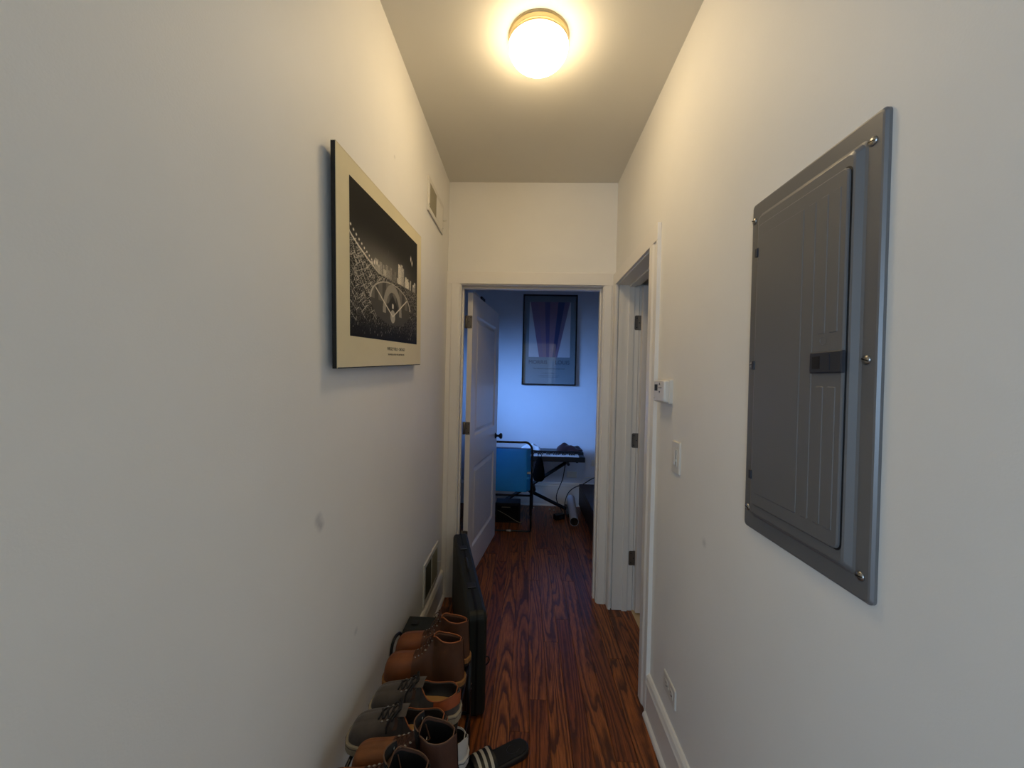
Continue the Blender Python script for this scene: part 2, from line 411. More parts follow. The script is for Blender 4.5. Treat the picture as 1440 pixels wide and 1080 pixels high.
# with this rotation local +y points to -x (towards the wall): face y=0 looks into the doorway
kb = MB().lathe([(.0, 0), (.027, 0), (.027, .004), (.020, .008), (.011, .014), (.010, .030), (.018, .038), (.025, .046), (.026, .054), (.021, .062), (.0, .064)], 24, axis='z')
kb.v = [(p[0], -p[2], p[1]) for p in kb.v]
o = kb.build('knob', M['black'], d1, smooth=True); o.location = (.885 - .065, 0, .925)
kb2 = MB().lathe([(.0, 0), (.027, 0), (.027, .004), (.011, .014), (.010, .030), (.025, .046), (.026, .054), (.0, .064)], 24, axis='z')
kb2.v = [(p[0], p[2] + .035, p[1]) for p in kb2.v]
o = kb2.build('knob', M['black'], d1, smooth=True); o.location = (.885 - .065, 0, .925)
MB().box(.8845, .8865, .008, .028, .895, .955).build('latch_plate', M['nickel'], d1)
for hz in (1.783, 1.045, .285):
    hg = MB().rrect([(.002, .034, 0, .088, .006, 0), (.002, .034, 0, .088, .006, .002)])
    hg.v = [(-.0008 - p[2], p[0], p[1]) for p in hg.v]
    o = hg.build('hinge', M['nickel'], d1, bevel=0); o.location = (0, 0, hz)
    kn = MB().lathe([(0, -.002), (.0055, 0), (.0055, .088), (0, .09)], 12, (-.004, .042, 0)); q = kn.build('hinge_barrel', M['nickel'], o, smooth=True)
    kl = MB().box(-.0035, -.0015, .034, .054, .002, .086).build('jamb_leaf', M['nickel'], o)
    sm = MB()
    for i, zz in enumerate((.014, .044, .074)):
        sm.lathe([(0, 0), (.0032, 0), (.0030, .0007), (0, .0009)], 10, ((.012, .026, .012)[i], zz, .002))
    sm.v = [(-.0008 - p[2], p[0], p[1]) for p in sm.v]
    sm.build('screws', M['latch'], o)

d2 = door_slab('door_2', .655, 2.035, 'white side door swung back inside the side room')
d2.location = (.714, 2.412, .012); d2.rotation_euler = (0, 0, 0)
for hz in (1.776, 1.034, .288):
    hr = empty('hinge', (0, 0, 0)); hr.parent = d2
    hr.location = (.676 - .714, JF - 2.41, hz - .012)
    lf = MB().rrect([(0, .052, 0, .092, .009, 0), (0, .052, 0, .092, .009, .0022)]); lf.v = [(p[0], -p[2], p[1]) for p in lf.v]
    lf.build('hinge_leaf', M['nickel'], hr, bevel=0)
    MB().lathe([(0, -.002), (.0055, 0), (.0055, .092), (0, .094)], 12, (.052, -.006, 0)).build('hinge_barrel', M['nickel'], hr, smooth=True)
    sm = MB()
    for i, zz in enumerate((.016, .046, .076)):
        sm.lathe([(0, 0), (.0034, 0), (.0032, .0007), (0, .0009)], 10, ((.014, .03, .014)[i], zz, .0022))
    sm.v = [(p[0], -p[2], p[1]) for p in sm.v]
    sm.build('screws', M['latch'], hr)

# ------------------------------------------------------------------ ceiling lamp
LX, LY = .018, 1.465
lamp = empty('ceiling_lamp', (LX, LY, ZC), label='round flush ceiling lamp with brass ring and glowing glass dome', cat='lamp')
MB().lathe([(.0, 0), (.113, 0), (.114, -.004), (.111, -.008), (.111, -.022), (.107, -.025), (.108, -.031), (.104, -.034), (.0, -.034)], 64).build('ring_base', M['brass'], lamp, smooth=False, bevel=.001)
def lampglow():
    m = bpy.data.materials.new('glowing_glass'); m.use_nodes = True; nt = m.node_tree
    b = nt.nodes['Principled BSDF']; b.inputs['Base Color'].default_value = (.9, .85, .75, 1)
    b.inputs['Emission Color'].default_value = (1, .77, .46, 1); b.inputs['Emission Strength'].default_value = 34
    return m
M['glow'] = lampglow()
dome = [(.100, -.030)] + [(.1115 * math.cos(a), -.036 - .078 * math.sin(a)) for a in [i * PI / 2 / 14 for i in range(15)]]
dome[-1] = (.0005, dome[-1][1])
MB().lathe(dome, 64).build('glass_dome', M['glow'], lamp, smooth=True)

# ------------------------------------------------------------------ wall vents
def vent(name, y0, y1, z0, z1, label, fm, louv, slanted):
    r = empty(name, mtx=wallm('L', (XL, y0, z0)), label=label, cat='vent', group='wall vents')
    W_, H_ = y1 - y0, z1 - z0; f_ = .026
    fr = MB().box(0, W_, 0, f_, 0, .009).box(0, W_, H_ - f_, H_, 0, .009).box(0, f_, f_, H_ - f_, 0, .009).box(W_ - f_, W_, f_, H_ - f_, 0, .009)
    fr.box(W_ * .5 - .006, W_ * .5 + .006, f_, H_ - f_, 0, .008)
    fr.build('frame', fm, r, bevel=.002)
    MB().box(f_, W_ - f_, f_, H_ - f_, .0005, .0015).build('duct_back', M['darkvoid'], r)
    for (a, b, t, lm) in ((f_, W_ * .5 - .006, slanted, louv[0]), (W_ * .5 + .006, W_ - f_, -1, louv[1])):
        n = int((b - a) / .0105)
        proto = None
        for i in range(n):
            x = a + (i + .5) * (b - a) / n
            s_ = MB().loft([[(-.0042 * t, yy, .0085), (-.0042 * t + .0012, yy, .0085), (.0042 * t, yy, .002), (.0042 * t - .0012, yy, .002)] for yy in (f_, H_ - f_)]) if proto is None else None
            if s_: proto = s_.build('louver', lm, r); o = proto
            else: o = proto.copy(); C.objects.link(o)
            o.location = (x, 0, 0)
    lev = MB().tube([(W_ - .012, H_ * .45, .008), (W_ - .012, H_ * .45, .022), (W_ - .010, H_ * .47, .032)], .003, 8)
    lev.build('lever', fm, r, smooth=True)
    for xx in (.012, W_ - .012):
        MB().lathe([(0, .009), (.004, .009), (.0035, .0105), (0, .011)], 12, (xx, H_ * .2, 0)).build('screw', M['screw'], r, smooth=True)
    return r
vent('wall_vent', 1.978, 2.326, 2.312, 2.49, 'cream louvred vent high on the wall near the ceiling', M['plast'], (M['grille'], M['plast']), -1)  # far louvers get the paler material to show light falling on them
vent('wall_vent', 2.052, 2.38, .2, .432, 'cream louvred vent low on the wall above the baseboard', M['plast'], (M['grille'], M['grille']), 1)

# ------------------------------------------------------------------ breaker panel (local x runs towards the camera, y up, z out of the wall)
PY0, PY1, PZ0, PZ1 = .632, .992, 1.093, 1.893
pn = empty('breaker_panel', mtx=wallm('R', (XR, PY1, PZ0)), label='grey steel electrical breaker panel with hinged door set in the white wall', cat='electrical panel')
PWd, PHt = PY1 - PY0, PZ1 - PZ0
MB().rrect([(0, PWd, 0, PHt, .010, 0), (0, PWd, 0, PHt, .010, .005), (.003, PWd - .003, .003, PHt - .003, .009, .009), (.006, PWd - .006, .006, PHt - .006, .008, .010),
            (.034, PWd - .030, .036, PHt - .036, .010, .010), (.038, PWd - .034, .040, PHt - .040, .010, .012), (.044, PWd - .042, .046, PHt - .046, .010, .020), (.048, PWd - .046, .050, PHt - .050, .010, .0215),
            ], seg=6).build('cover_plate', M['panel'], pn, smooth=False)
a0, a1, b0, b1 = .054, .311, .070, .730
MB().rrect([(a0 - .002, a1 + .0035, b0 - .002, b1 + .002, .012, .0213), (a0 - .002, a1 + .0035, b0 - .002, b1 + .002, .012, .0218)], seg=6).build('door_gap', M['black'], pn)
pd = MB().rrect([(a0, a1, b0, b1, .011, .0216), (a0, a1, b0, b1, .011, .0245), (a0 + .0025, a1 - .0025, b0 + .0025, b1 - .0025, .010, .0262)], seg=6).build('panel_door', M['panel'], pn)
def rib(x0, x1, y0, y1):
    MB().rrect([(x0, x1, y0, y1, .003, .026), (x0 + .0015, x1 - .0015, y0 + .0015, y1 - .0015, .002, .0272)], seg=3, cap0=False).build('pressed_rib', M['panel'], pd)
for (x0, x1) in ((.218, .240),): rib(x0, x1, .098, .702)
for (x0, x1) in ((.250, .270), (.278, .298)):
    rib(x0, x1, .098, .352); rib(x0, x1, .448, .702)
rib(a0 + .014, .208, .098, .702)
MB().lathe([(.0085, .026), (.0095, .0266), (.0075, .0268), (.007, .0258)], 24, (.266, .436, 0)).build('knockout_ring', M['panel'], pd)
lt = MB().rrect([(.241, .316, .376, .415, .002, .026), (.241, .316, .376, .415, .002, .031), (.243, .313, .378, .413, .002, .0325)], seg=3).build('latch', M['latch'], pd)
MB().box(.249, .268, .384, .407, .0322, .0328).build('thumb_recess', M['black'], lt)
MB().box(.284, .291, .381, .410, .0324, .0336).build('pull_ridge', M['latch'], lt)
for zz in (.139, .399, .666):
    MB().box(.048, .058, zz - .010, zz + .010, .0205, .029).build('hinge_tab', M['latch'], pn, bevel=.001)
for (xx, zz) in ((.338, .754), (.339, .397), (.340, .041), (.012, .757), (.018, .402), (.018, .050)):
    sc = MB().lathe([(0, .009), (.0078, .010), (.0078, .011), (.006, .0128), (.003, .0136), (0, .0138)], 20, (xx, zz, 0)).build('screw', M['screw'], pn, smooth=True)
    a = random.uniform(-.5, .5); c_, s_ = math.cos(a), math.sin(a)
    sl = MB().box(-.0065, .0065, -.0009, .0009, .0132, .0141); sl.v = [(xx + p[0] * c_ - p[1] * s_, zz + p[0] * s_ + p[1] * c_, p[2]) for p in sl.v]
    sl.build('screw_slot', M['black'], sc)

# ------------------------------------------------------------------ thermostat, dimmer switch, outlet
th = empty('thermostat', mtx=wallm('R', (XR, 1.635, 1.366)), label='small ivory wall thermostat with lcd window beside the side doorway', cat='thermostat')
MB().rrect([(-.002, .127, -.002, .094, .006, 0), (-.002, .127, -.002, .094, .006, .012), (.0, .125, 0, .092, .006, .014)]).build('back_plate', M['plast'], th)
body = MB().rrect([(.002, .123, .003, .090, .008, .014), (.002, .123, .003, .090, .008, .026), (.005, .121, .006, .088, .008, .032), (.008, .118, .009, .086, .008, .034)]).build('front_cover', M['plast'], th, smooth=False)
MB().box(.018, .052, .048, .074, .0335, .0348).build('lcd_window', M['lcd'], th, bevel=.0005)
bt = mat('grey_button', '6a665d', .5)
for (x_, y_) in ((.070, .072), (.070, .048)):
    MB().prism([(x_, y_), (x_ + .013, y_), (x_ + .0065, y_ + (.009 if y_ > .06 else -.009))], .0335, .0355, 'xy').build('arrow_button', bt, th)
for i in range(3): MB().box(.064 + i * .013, .073 + i * .013, .0585, .0625, .0335, .0345).build('button', bt, th)
MB().lathe([(0, .033), (.005, .033), (.0045, .036), (0, .0365)], 16, (.016, .02, 0)).build('slider_knob', M['plast'], th, smooth=True)

sw = empty('dimmer_switch', mtx=wallm('R', (XR, 1.487, 1.112)), label='white dimmer switch plate on the wall below the thermostat', cat='switch')
MB().rrect([(0, .072, 0, .117, .004, 0), (0, .072, 0, .117, .004, .004), (.003, .069, .003, .114, .003, .0065)]).build('plate', M['plast'], sw)
MB().box(.019, .053, .026, .091, .006, .0085).build('insert', M['plast'], sw, bevel=.001)
pad = MB(); pad.loft([[(.022, .032, .0085), (.042, .032, .0085), (.042, .086, .0085), (.022, .086, .0085)], [(.022, .033, .0135), (.042, .033, .0135), (.042, .085, .0095), (.022, .085, .0095)]])
pad.build('rocker', M['plast'], sw, bevel=.0008)
MB().box(.045, .051, .045, .055, .0085, .0115).build('dimmer_slider', M['plast'], sw)
MB().box(.0455, .0505, .03, .088, .0084, .0088).build('slider_track', bt, sw)

ou = empty('wall_outlet', mtx=wallm('R', (XR, 1.513, .262)), label='white power outlet mounted sideways above the baseboard', cat='outlet')
MB().rrect([(0, .115, 0, .072, .004, 0), (0, .115, 0, .072, .004, .003), (.003, .112, .003, .069, .003, .0055)]).build('plate', M['plast'], ou)
for xx in (.018, .064):
    rc = MB().rrect([(xx, xx + .033, .020, .052, .010, .005), (xx, xx + .033, .020, .052, .010, .0068)]).build('receptacle', M['plast'], ou)
    MB().box(xx + .010, xx + .019, .028, .0305, .0066, .0072).box(xx + .010, xx + .018, .041, .0435, .0066, .0072).lathe([(0, .0066), (.0028, .0066), (.0028, .0072), (0, .0072)], 10, (xx + .026, .036, 0)).build('slots', M['black'], rc)
MB().lathe([(0, .0055), (.0035, .0055), (.003, .0068), (0, .007)], 12, (.0575, .036, 0)).build('screw', M['plast'], ou, smooth=True)

# ------------------------------------------------------------------ stadium poster on the left wall (flat print as colours on a fine grid)
def print_grid(name, cols, w_, h_, parent, loc, m):
    hh, ww = cols.shape[:2]
    xs = np.linspace(0, w_, ww); ys = np.linspace(0, h_, hh)
    X, Y = np.meshgrid(xs, ys); V = np.stack([X, Y, np.zeros_like(X)], -1).reshape(-1, 3)
    idx = np.arange(hh * ww).reshape(hh, ww)
    F = np.stack([idx[:-1, :-1], idx[:-1, 1:], idx[1:, 1:], idx[1:, :-1]], -1).reshape(-1, 4)
    me = bpy.data.meshes.new(name); me.from_pydata(V.tolist(), [], F.tolist())
    ca = me.color_attributes.new('print', 'FLOAT_COLOR', 'POINT')
    ca.data.foreach_set('color', np.concatenate([cols.reshape(-1, 3), np.ones((hh * ww, 1))], 1).astype(np.float32).ravel())
    me.materials.append(m); o = bpy.data.objects.new(name, me); C.objects.link(o); o.parent = parent; o.location = loc
    return o
def stadium(ww=300, hh=210):
    U, Vv = np.meshgrid(np.linspace(0, 1, ww), np.linspace(0, 1, hh))
    r = np.random.RandomState(4)
    g = np.full((hh, ww), .012)
    hor = .66 - .16 * np.minimum(1, U / .32) ** .8 + .0 * U
    g += .10 * np.exp(-((Vv - .55) / .13) ** 2) * np.exp(-((U - .42) / .4) ** 2)
    # skyline towers
    for _ in range(46):
        u0 = r.uniform(.22, .97); wd = r.uniform(.007, .022); ht = r.uniform(.02, .07) + (.09 if .55 < u0 < .72 and r.rand() < .45 else 0)
        ms = (abs(U - u0) < wd) & (Vv > .5) & (Vv < .53 + ht)
        g[ms] = r.uniform(.1, .55) * (r.rand(ms.sum()) * .6 + .5)
    # stand roof sweeping in from the near side, and the crowd below it
    crowd = (Vv < hor) & (Vv > .02)
    fu, fv = .53, .25
    fld = (((U - fu) / .31) ** 2 + ((Vv - .30) / .17) ** 2 < 1)
    noise = r.rand(hh, ww) ** 7
    k = np.clip((Vv - .05) / .25, 0.05, 1)
    g = np.where(crowd & ~fld, .012 + .42 * noise * k, g)
    for _ in range(150):                                   # rows of seats and aisles as short streaks
        u0 = r.uniform(0, .4); v0 = r.uniform(.16, .62); a = r.choice([-.75, .5]) + r.uniform(-.15, .15); ln = r.uniform(.03, .09)
        for t in np.linspace(0, 1, 26):
            iu = int((u0 + ln * t * .7) * ww); iv = int((v0 + ln * t * a) * hh)
            if 0 <= iu < ww and 0 <= iv < hh and v0 < hor[0, min(ww - 1, iu)] and not fld[iv, iu]: g[iv, iu] = r.uniform(.15, .4)
    for _ in range(70):
        u0 = r.uniform(0, 1); v0 = r.uniform(.02, .16); iu = int(u0 * (ww - 3)); iv = int(v0 * (hh - 8)); g[iv:iv + r.randint(2, 6), iu] = r.uniform(.08, .3)
    g = np.where(abs(Vv - hor) < .007, .38 * np.exp(-((U - .1) / .3) ** 2) + .08, g)
    for i in range(9):
        u0 = .01 + i * .028; v0 = hor[0, int(u0 * ww)] + .055 - i * .003
        g = np.maximum(g, .8 * np.exp(-(((U - u0) / .006) ** 2 + ((Vv - v0) / .007) ** 2)))
    # outfield, infield, base lines
    g = np.where(fld, .055 + .05 * (np.sin((U - .53) * 60) > 0) * (Vv > .3), g)
    d = np.hypot((U - fu), (Vv - .235) * .65)
    g = np.where(fld & (d < .15) & (d > .108) & (Vv > .22), .20, g)
    dm = abs(U - fu) + abs(Vv - .285) * .9
    g = np.where(fld & (dm < .085), .03, g)
    g = np.where((np.hypot(U - fu, (Vv - .29) * .7) < .015), .42, g)
    g = np.where((np.hypot(U - fu, (Vv - .205) * .7) < .038), .27, g)
    for sgn in (-1, 1):
        ln = abs((Vv - .205) - sgn * (U - fu) * .72) < .006
        g = np.where(ln & (sgn * (U - fu) > 0) & (abs(U - fu) < .25), .45, g)
    rim = ((U - fu) / .31) ** 2 + ((Vv - .30) / .17) ** 2
    g = np.where((abs(rim - 1) < .05) & (Vv > .3), .3, g)
    for (u0, v0) in ((.86, .80), (.885, .77), (.27, .56), (.30, .565)):
        g = np.maximum(g, .75 * np.exp(-(((U - u0) / .008) ** 2 + ((Vv - v0) / .02) ** 2)))
    g = np.maximum(g, .07 * np.exp(-((U - .45 - (Vv - .6) * .08) / .004) ** 2) * ((Vv > .56) & (Vv < .72)))
    g = np.clip(g * 1.75 - .012, .004, 1)
    return np.stack([g * 1.0, g * .9, g * .72], -1)
PLn, PHt2 = .785, .585
pm = wallm('L', (XL + .028, 1.006, 1.463)) @ Matrix.Rotation(math.radians(3.1), 4, 'Z') @ Matrix.Rotation(math.radians(-.4), 4, 'Y')
po = empty('stadium_poster', mtx=pm, label='cream mounted poster of a night baseball stadium above the shoe rack', cat='poster')
M['cream'] = mat('cream_poster_card', 'e2d4ab', .5, var=.03, vscale=6)
M['ink'] = mat('black_ink', '2a2418', .6)
M['backing'] = mat('black_backing_board', '070707', .6)
MB().box(0, PLn, 0, PHt2, -.012, 0).build('backing_board', M['backing'], po)
MB().box(.0, PLn, .003, PHt2, .0, .0012).build('card', M['cream'], po)
MB().box(.0, PLn, PHt2 - .0015, PHt2 + .0005, -.012, .0016).box(-.0005, .001, 0, PHt2, .0005, .0016).build('edge_trim', mat('pale_card_edge', 'd8c9a2', .5), po)
print_grid('photo_print', stadium(), .648, .442, po, (.074, .092, .0015), vcol_mat('printed_photo', .55))
text('lettering', 'WRIGLEY FIELD · CHICAGO', .0165, (.074 + .385, .058, .0014), M['ink'], po, 'CENTER', .95)
text('lettering', 'THE WORLD LAST IN THE GAME FIRST NITE', .0085, (.074 + .385, .040, .0014), M['ink'], po, 'CENTER', 1.08)

# ------------------------------------------------------------------ framed exhibition poster on the bedroom wall
fp = empty('framed_poster', mtx=wallm('B', (-.05, YF, 1.393)), label='black framed exhibition poster with purple and blue bands on the bedroom wall', cat='poster')
FW, FH = .625, 1.045
MB().box(0, FW, 0, .016, 0, .024).box(0, FW, FH - .016, FH, 0, .024).box(0, .016, .016, FH - .016, 0, .024).box(FW - .016, FW, .016, FH - .016, 0, .024).build('frame', M['black'], fp, bevel=.002)
MB().box(.014, FW - .014, .014, FH - .014, .001, .009).build('poster_sheet', mat('slate_grey_paper', '75828a', .6), fp)
art = mat('art_ground', 'c3c4cb', .6)
ax0, ax1, ay0, ay1 = .075, FW - .075, .325, FH - .085
MB().box(ax0, ax1, ay0, ay1, .009, .0094).build('art_ground', art, fp)
for (c_, tx0, tx1, bx0, bx1) in (('7d6485', .01, .10, .12, .165), ('8a6a80', .10, .175, .165, .205), ('5a4a7a', .175, .235, .205, .235), ('85677f', .235, .33, .235, .275), ('1c2c66', .33, .405, .275, .305), ('77627f', .405, .465, .305, .33)):
    MB().prism([(ax0 + tx0, ay1), (ax0 + bx0, ay0), (ax0 + bx1, ay0), (ax0 + tx1, ay1)], .0094, .0098, 'xy').build('colour_band', mat('band_' + c_, c_, .6), fp)
ik = mat('dark_blue_ink', '1a2340', .6)
text('lettering', 'MORRIS', .062, (.075, .245, .0095), ik, fp, 'LEFT', 1.0)
text('lettering', 'LOUIS', .062, (FW - .075, .245, .0095), ik, fp, 'RIGHT', 1.0)
text('lettering', 'The Museum of Modern Art, New York', .0225, (FW / 2, .185, .0095), M['backing'], fp, 'CENTER', 1.0)
text('lettering', 'OCTOBER 4 TO JANUARY 4', .0135, (FW / 2, .135, .0095), ik, fp, 'CENTER', 1.0)
for i, ww in enumerate((.24, .22)): MB().box(FW / 2 - ww / 2, FW / 2 + ww / 2, .108 - i * .014, .1105 - i * .014, .0093, .0097).build('small_print', ik, fp)
def glass():
    m = bpy.data.materials.new('picture_glass'); m.use_nodes = True; nt = m.node_tree
    nt.nodes.remove(nt.nodes['Principled BSDF']); out = nt.nodes['Material Output']
    t = nt.nodes.new('ShaderNodeBsdfTransparent'); g = nt.nodes.new('ShaderNodeBsdfGlossy'); g.inputs['Roughness'].default_value = .03
    mx = nt.nodes.new('ShaderNodeMixShader'); mx.inputs[0].default_value = .045; nt.links.new(t.outputs[0], mx.inputs[1]); nt.links.new(g.outputs[0], mx.inputs[2])
    nt.links.new(mx.outputs[0], out.inputs[0]); return m
M['glass'] = glass()
MB().box(.016, FW - .016, .016, FH - .016, .0135, .0155).build('glass_pane', M['glass'], fp)

# ------------------------------------------------------------------ shoes
def cint(xs, tab, smooth=2):
    s = np.array([t[0] for t in tab]); v = np.array([t[1] for t in tab])
    # monotone-ish cubic through the table
    m = np.gradient(v, s); d = np.diff(v) / np.diff(s)
    for i in range(len(d)):
        if d[i] == 0: m[i] = m[i + 1] = 0
    out = []
    for x in xs:
        i = min(max(np.searchsorted(s, x) - 1, 0), len(s) - 2); h = s[i + 1] - s[i]; t = (x - s[i]) / h
        out.append((2 * t**3 - 3 * t**2 + 1) * v[i] + (t**3 - 2 * t**2 + t) * h * m[i] + (-2 * t**3 + 3 * t**2) * v[i + 1] + (t**3 - t**2) * h * m[i + 1])
    return np.array(out)

def shoe(root, L, wt, ht, gt, o0, o1, base, mats, zin=.012, tub=.0022, rim_m=None, lean=0):
    """heel at x=0, toe at x=L, open from o0 to o1; returns section helper"""
    up, lining = mats[:2]; shaft = mats[2] if len(mats) > 2 else up
    ss = np.unique(np.concatenate([[0, .006, .016], np.linspace(.03, o0 + .02, 4), np.linspace(o0 + .02, o1, 12), [o1 + .006], np.linspace(o1 + .03, .9, 12), [.94, .965, .982, .993, 1]]))
    w_ = cint(ss, wt); h_ = cint(ss, ht); g_ = cint(ss, gt)
    rings = []; info = []
    for s, w0, h0, g0 in zip(ss, w_, h_, g_):
        w0 = max(w0, .002); g0 = max(min(g0, w0 * 1.25), .001); h0 = max(h0, .004)
        op = o0 <= s <= o1
        col = 1.0 if s <= o1 else max(0, 1 - (s - o1) / .12)
        pts = []
        for k in range(8):
            t = k / 7; a = t * PI / 2
            yv = g0 + (w0 - g0) * math.cos(a) ** .75; zv = h0 * math.sin(a) ** .9
            yc = g0 + (w0 - g0) * (1 - t) ** 1.6 + .004 * math.sin(t * PI); zc = h0 * t
            pts.append((yv * (1 - col) + yc * col, zv * (1 - col) + zc * col))
        inner = []
        for k, q in enumerate((.8, .6, .4, .2, 0)):
            if op:
                inner.append(((g0 - .003, h0 - .001), (g0 - .0035, h0 * .62 + zin * .38), (max(g0, w0 * .8) - .005, zin + .012), (w0 * .5, zin), (0, zin))[k])
            else:
                inner.append((g0 * q, h0 + g0 * .30 * (1 - q * q) * (1 - col * .6)))
        half = pts + inner
        full = half + [(-p[0], p[1]) for p in reversed(half[:-1])]
        xx = s * L
        rings.append([(xx + lean * p[1] * max(0, 1 - s * 2.2), p[0], base + p[1]) for p in full]); info.append((s, w0, h0, g0))
    n = len(rings[0]); mb = MB()
    vs = [p for r in rings for p in r]; fs = []; mi = []
    for i in range(len(rings) - 1):
        for j in range(n - 1):
            fs.append((i * n + j, i * n + j + 1, (i + 1) * n + j + 1, (i + 1) * n + j))
            ins = 8 <= j <= n - 10 and ss[i] >= o0 - .03 and ss[i + 1] <= o1 + .008
            mi.append(1 if ins else (2 if ss[i] < .60 else 0))
    mb.v = vs; mb.f = fs; mb.m = mi
    mb.build('upper', [up, lining, shaft], root, sub=1)
    f = lambda s, tab: float(cint([s], tab)[0])
    # rolled rim round the opening
    if rim_m:
        a = np.linspace(o0, o1, 14)
        pts = [(s * L + lean * f(s, ht) * max(0, 1 - s * 2.2), max(.001, f(s, gt)), base + f(s, ht)) for s in a]
        pts = pts + [(p[0], -p[1], p[2]) for p in reversed(pts)]
        MB().tube(pts, tub, 6, True).build('collar_rim', rim_m, root, smooth=True)
    return f
def sole(root, L, wt, z0, z1, m, off=.004, name='sole', s0=0, s1=1, bevel=.002):
    ss = np.concatenate([np.linspace(0, .1, 6), np.linspace(.15, .85, 12), np.linspace(.9, 1, 6)])
    ss = ss[(ss >= s0) & (ss <= s1)]
    w_ = np.maximum(cint(ss, wt), .002) + off
    x = ss * (L + 2 * off) - off
    ring = [(a, b) for a, b in zip(x, w_)] + [(a, -b) for a, b in reversed(list(zip(x, w_)))]
    return MB().loft([[(p[0], p[1], z0) for p in ring], [(p[0], p[1], z1) for p in ring]]).build(name, m, root, bevel=bevel)
def laces(root, L, f, ht, gt, s0, s1, n, base, m, em, wid=.016, r=.0016, bow=True, zup=.006):
    mb = MB()
    for i in range(n):
        s = s0 + (s1 - s0) * i / (n - 1); z = base + f(s, ht) + zup
        for sg in (-1, 1):
            s2 = s + (s1 - s0) / (n - 1) * .8; z2 = base + f(min(s2, .95), ht) + zup
            pts = [(s * L, sg * wid, z - .004), (s * L * .5 + s2 * L * .5, 0, (z + z2) / 2 + .004), (s2 * L, -sg * wid, z2 - .004)]
            mb.tube(catmull(pts, 4), r, 6)
    mb.build('laces', m, root, smooth=True)
    if bow:
        s = s0; z = base + f(s, ht) + .008; b = MB()
        for sg in (-1, 1):
            b.tube(catmull([(s * L, 0, z), (s * L + .006, sg * .022, z + .010), (s * L + .016, sg * .040, z - .004), (s * L + .012, sg * .026, z + .001), (s * L + .002, 0, z + .002)], 5), r, 6)
            b.tube(catmull([(s * L, 0, z), (s * L + .014, sg * .018, z + .003), (s * L + .03, sg * .036, z - .016), (s * L + .03, sg * .046, z - .035)], 5), r, 6)
        b.build('lace_bow', m, root, smooth=True)
    for i in range(n):
        s = s0 + (s1 - s0) * i / (n - 1)
        for sg in (-1, 1):
            MB().lathe([(.0018, 0), (.0036, .0), (.0036, .0012), (.0018, .0012)], 10, (s * L, sg * (wid + .006), base + f(s, ht) - .0005)).build('eyelet', em, root)

M['tan'] = mat('tan_leather', '774019', .55, var=.22, vscale=16, bump=.2, bscale=350)
M['tanshaft'] = mat('brown_oiled_leather', '5a351b', .6, var=.22, vscale=14, bump=.2, bscale=350)
M['tanrim'] = mat('tan_leather_edge', 'a0592c', .55)
M['tanlin'] = mat('brown_leather_lining', '4a2d18', .7)
M['crepe'] = mat('crepe_sole', '9a6b38', .7, var=.1, vscale=40)
M['darksole'] = mat('dark_rubber_sole', '1d1511', .6)
M['dklace'] = mat('brown_lace', '4a2c18', .7)
M['ptlace'] = mat('dark_grey_lace', '1c1918', .75)
M['grey'] = mat('grey_brown_suede', '4f463e', .85, var=.18, vscale=30, bump=.25, bscale=500, sheen=.2)
M['orange'] = mat('orange_leather', 'a9552a', .5, var=.08, vscale=20)
M['insole'] = mat('tan_insole', 'b08348', .65, var=.1, vscale=30)
M['blklin'] = mat('black_lining', '17130f', .7)
M['cuprim'] = mat('cream_rubber_sole', '9d9179', .6, var=.06, vscale=30)
M['scuff'] = mat('scuffed_tan_toe_leather', '7c4a22', .6, var=.3, vscale=18, bump=.2, bscale=350)
M['brown'] = mat('worn_brown_leather', '4e2f1f', .6, var=.25, vscale=14, bump=.2, bscale=350)
M['brownrim'] = mat('brown_leather_edge', '6a4a34', .6)
M['white'] = mat('white_canvas', 'cfcbc2', .7)

bw = [(0, .004), (.02, .017), (.08, .029), (.2, .034), (.35, .033), (.5, .038), (.65, .045), (.8, .048), (.9, .045), (.96, .035), (.985, .024), (1, .008)]
bh = [(0, .134), (.1, .134), (.25, .138), (.38, .144), (.43, .124), (.5, .096), (.58, .079), (.68, .071), (.8, .069), (.9, .064), (.96, .052), (.985, .036), (1, .012)]
bg = [(0, .003), (.03, .009), (.07, .017), (.12, .023), (.2, .026), (.28, .023), (.34, .016), (.38, .008), (.46, .014), (.6, .018), (.8, .016), (.95, .01), (1, .002)]
def tan_boot(label):
    r = empty('leather_boot', label=label, cat='boot', group='pair of tan boots on the rack')
    L = .288
    f = shoe(r, L, bw, bh, bg, .03, .385, .026, (M['tan'], M['tanlin'], M['tanshaft']), rim_m=M['tanrim'], lean=.06)
    sole(r, L, bw, .010, .027, M['crepe'], .005); sole(r, L * .34, [(0, .004), (.06, .017), (.24, .029), (.6, .034), (1, .033)], 0, .011, M['darksole'], .005, 'heel')
    sole(r, L, bw, .004, .011, M['darksole'], .004, 'tread', .5, 1)
    laces(r, L, f, bh, bg, .40, .60, 6, .026, M['dklace'], M['screw'], .013)
    # strap band under the collar and heel counter
    a = np.linspace(.03, .36, 12)
    for (nm, dz, hh) in (('collar_band', -.030, .026),):
        ring = [(s * L + .06 * f(s, bh) * max(0, 1 - s * 2.2), f(s, bg) + .0035) for s in a]; ring = ring + [(p[0], -p[1]) for p in reversed(ring)]
        zz = [.026 + f(s, bh) for s in a]; zz = zz + zz[::-1]
        MB().loft([[(p[0], p[1] * 1.03, z + dz) for p, z in zip(ring, zz)], [(p[0], p[1], z + dz + hh) for p, z in zip(ring, zz)]], False, False, closed=False).build(nm, M['tanshaft'], r, smooth=True)
    return r
sw_ = [(0, .006), (.02, .022), (.08, .034), (.2, .041), (.35, .042), (.5, .043), (.65, .048), (.8, .049), (.9, .045), (.96, .035), (.985, .024), (1, .008)]
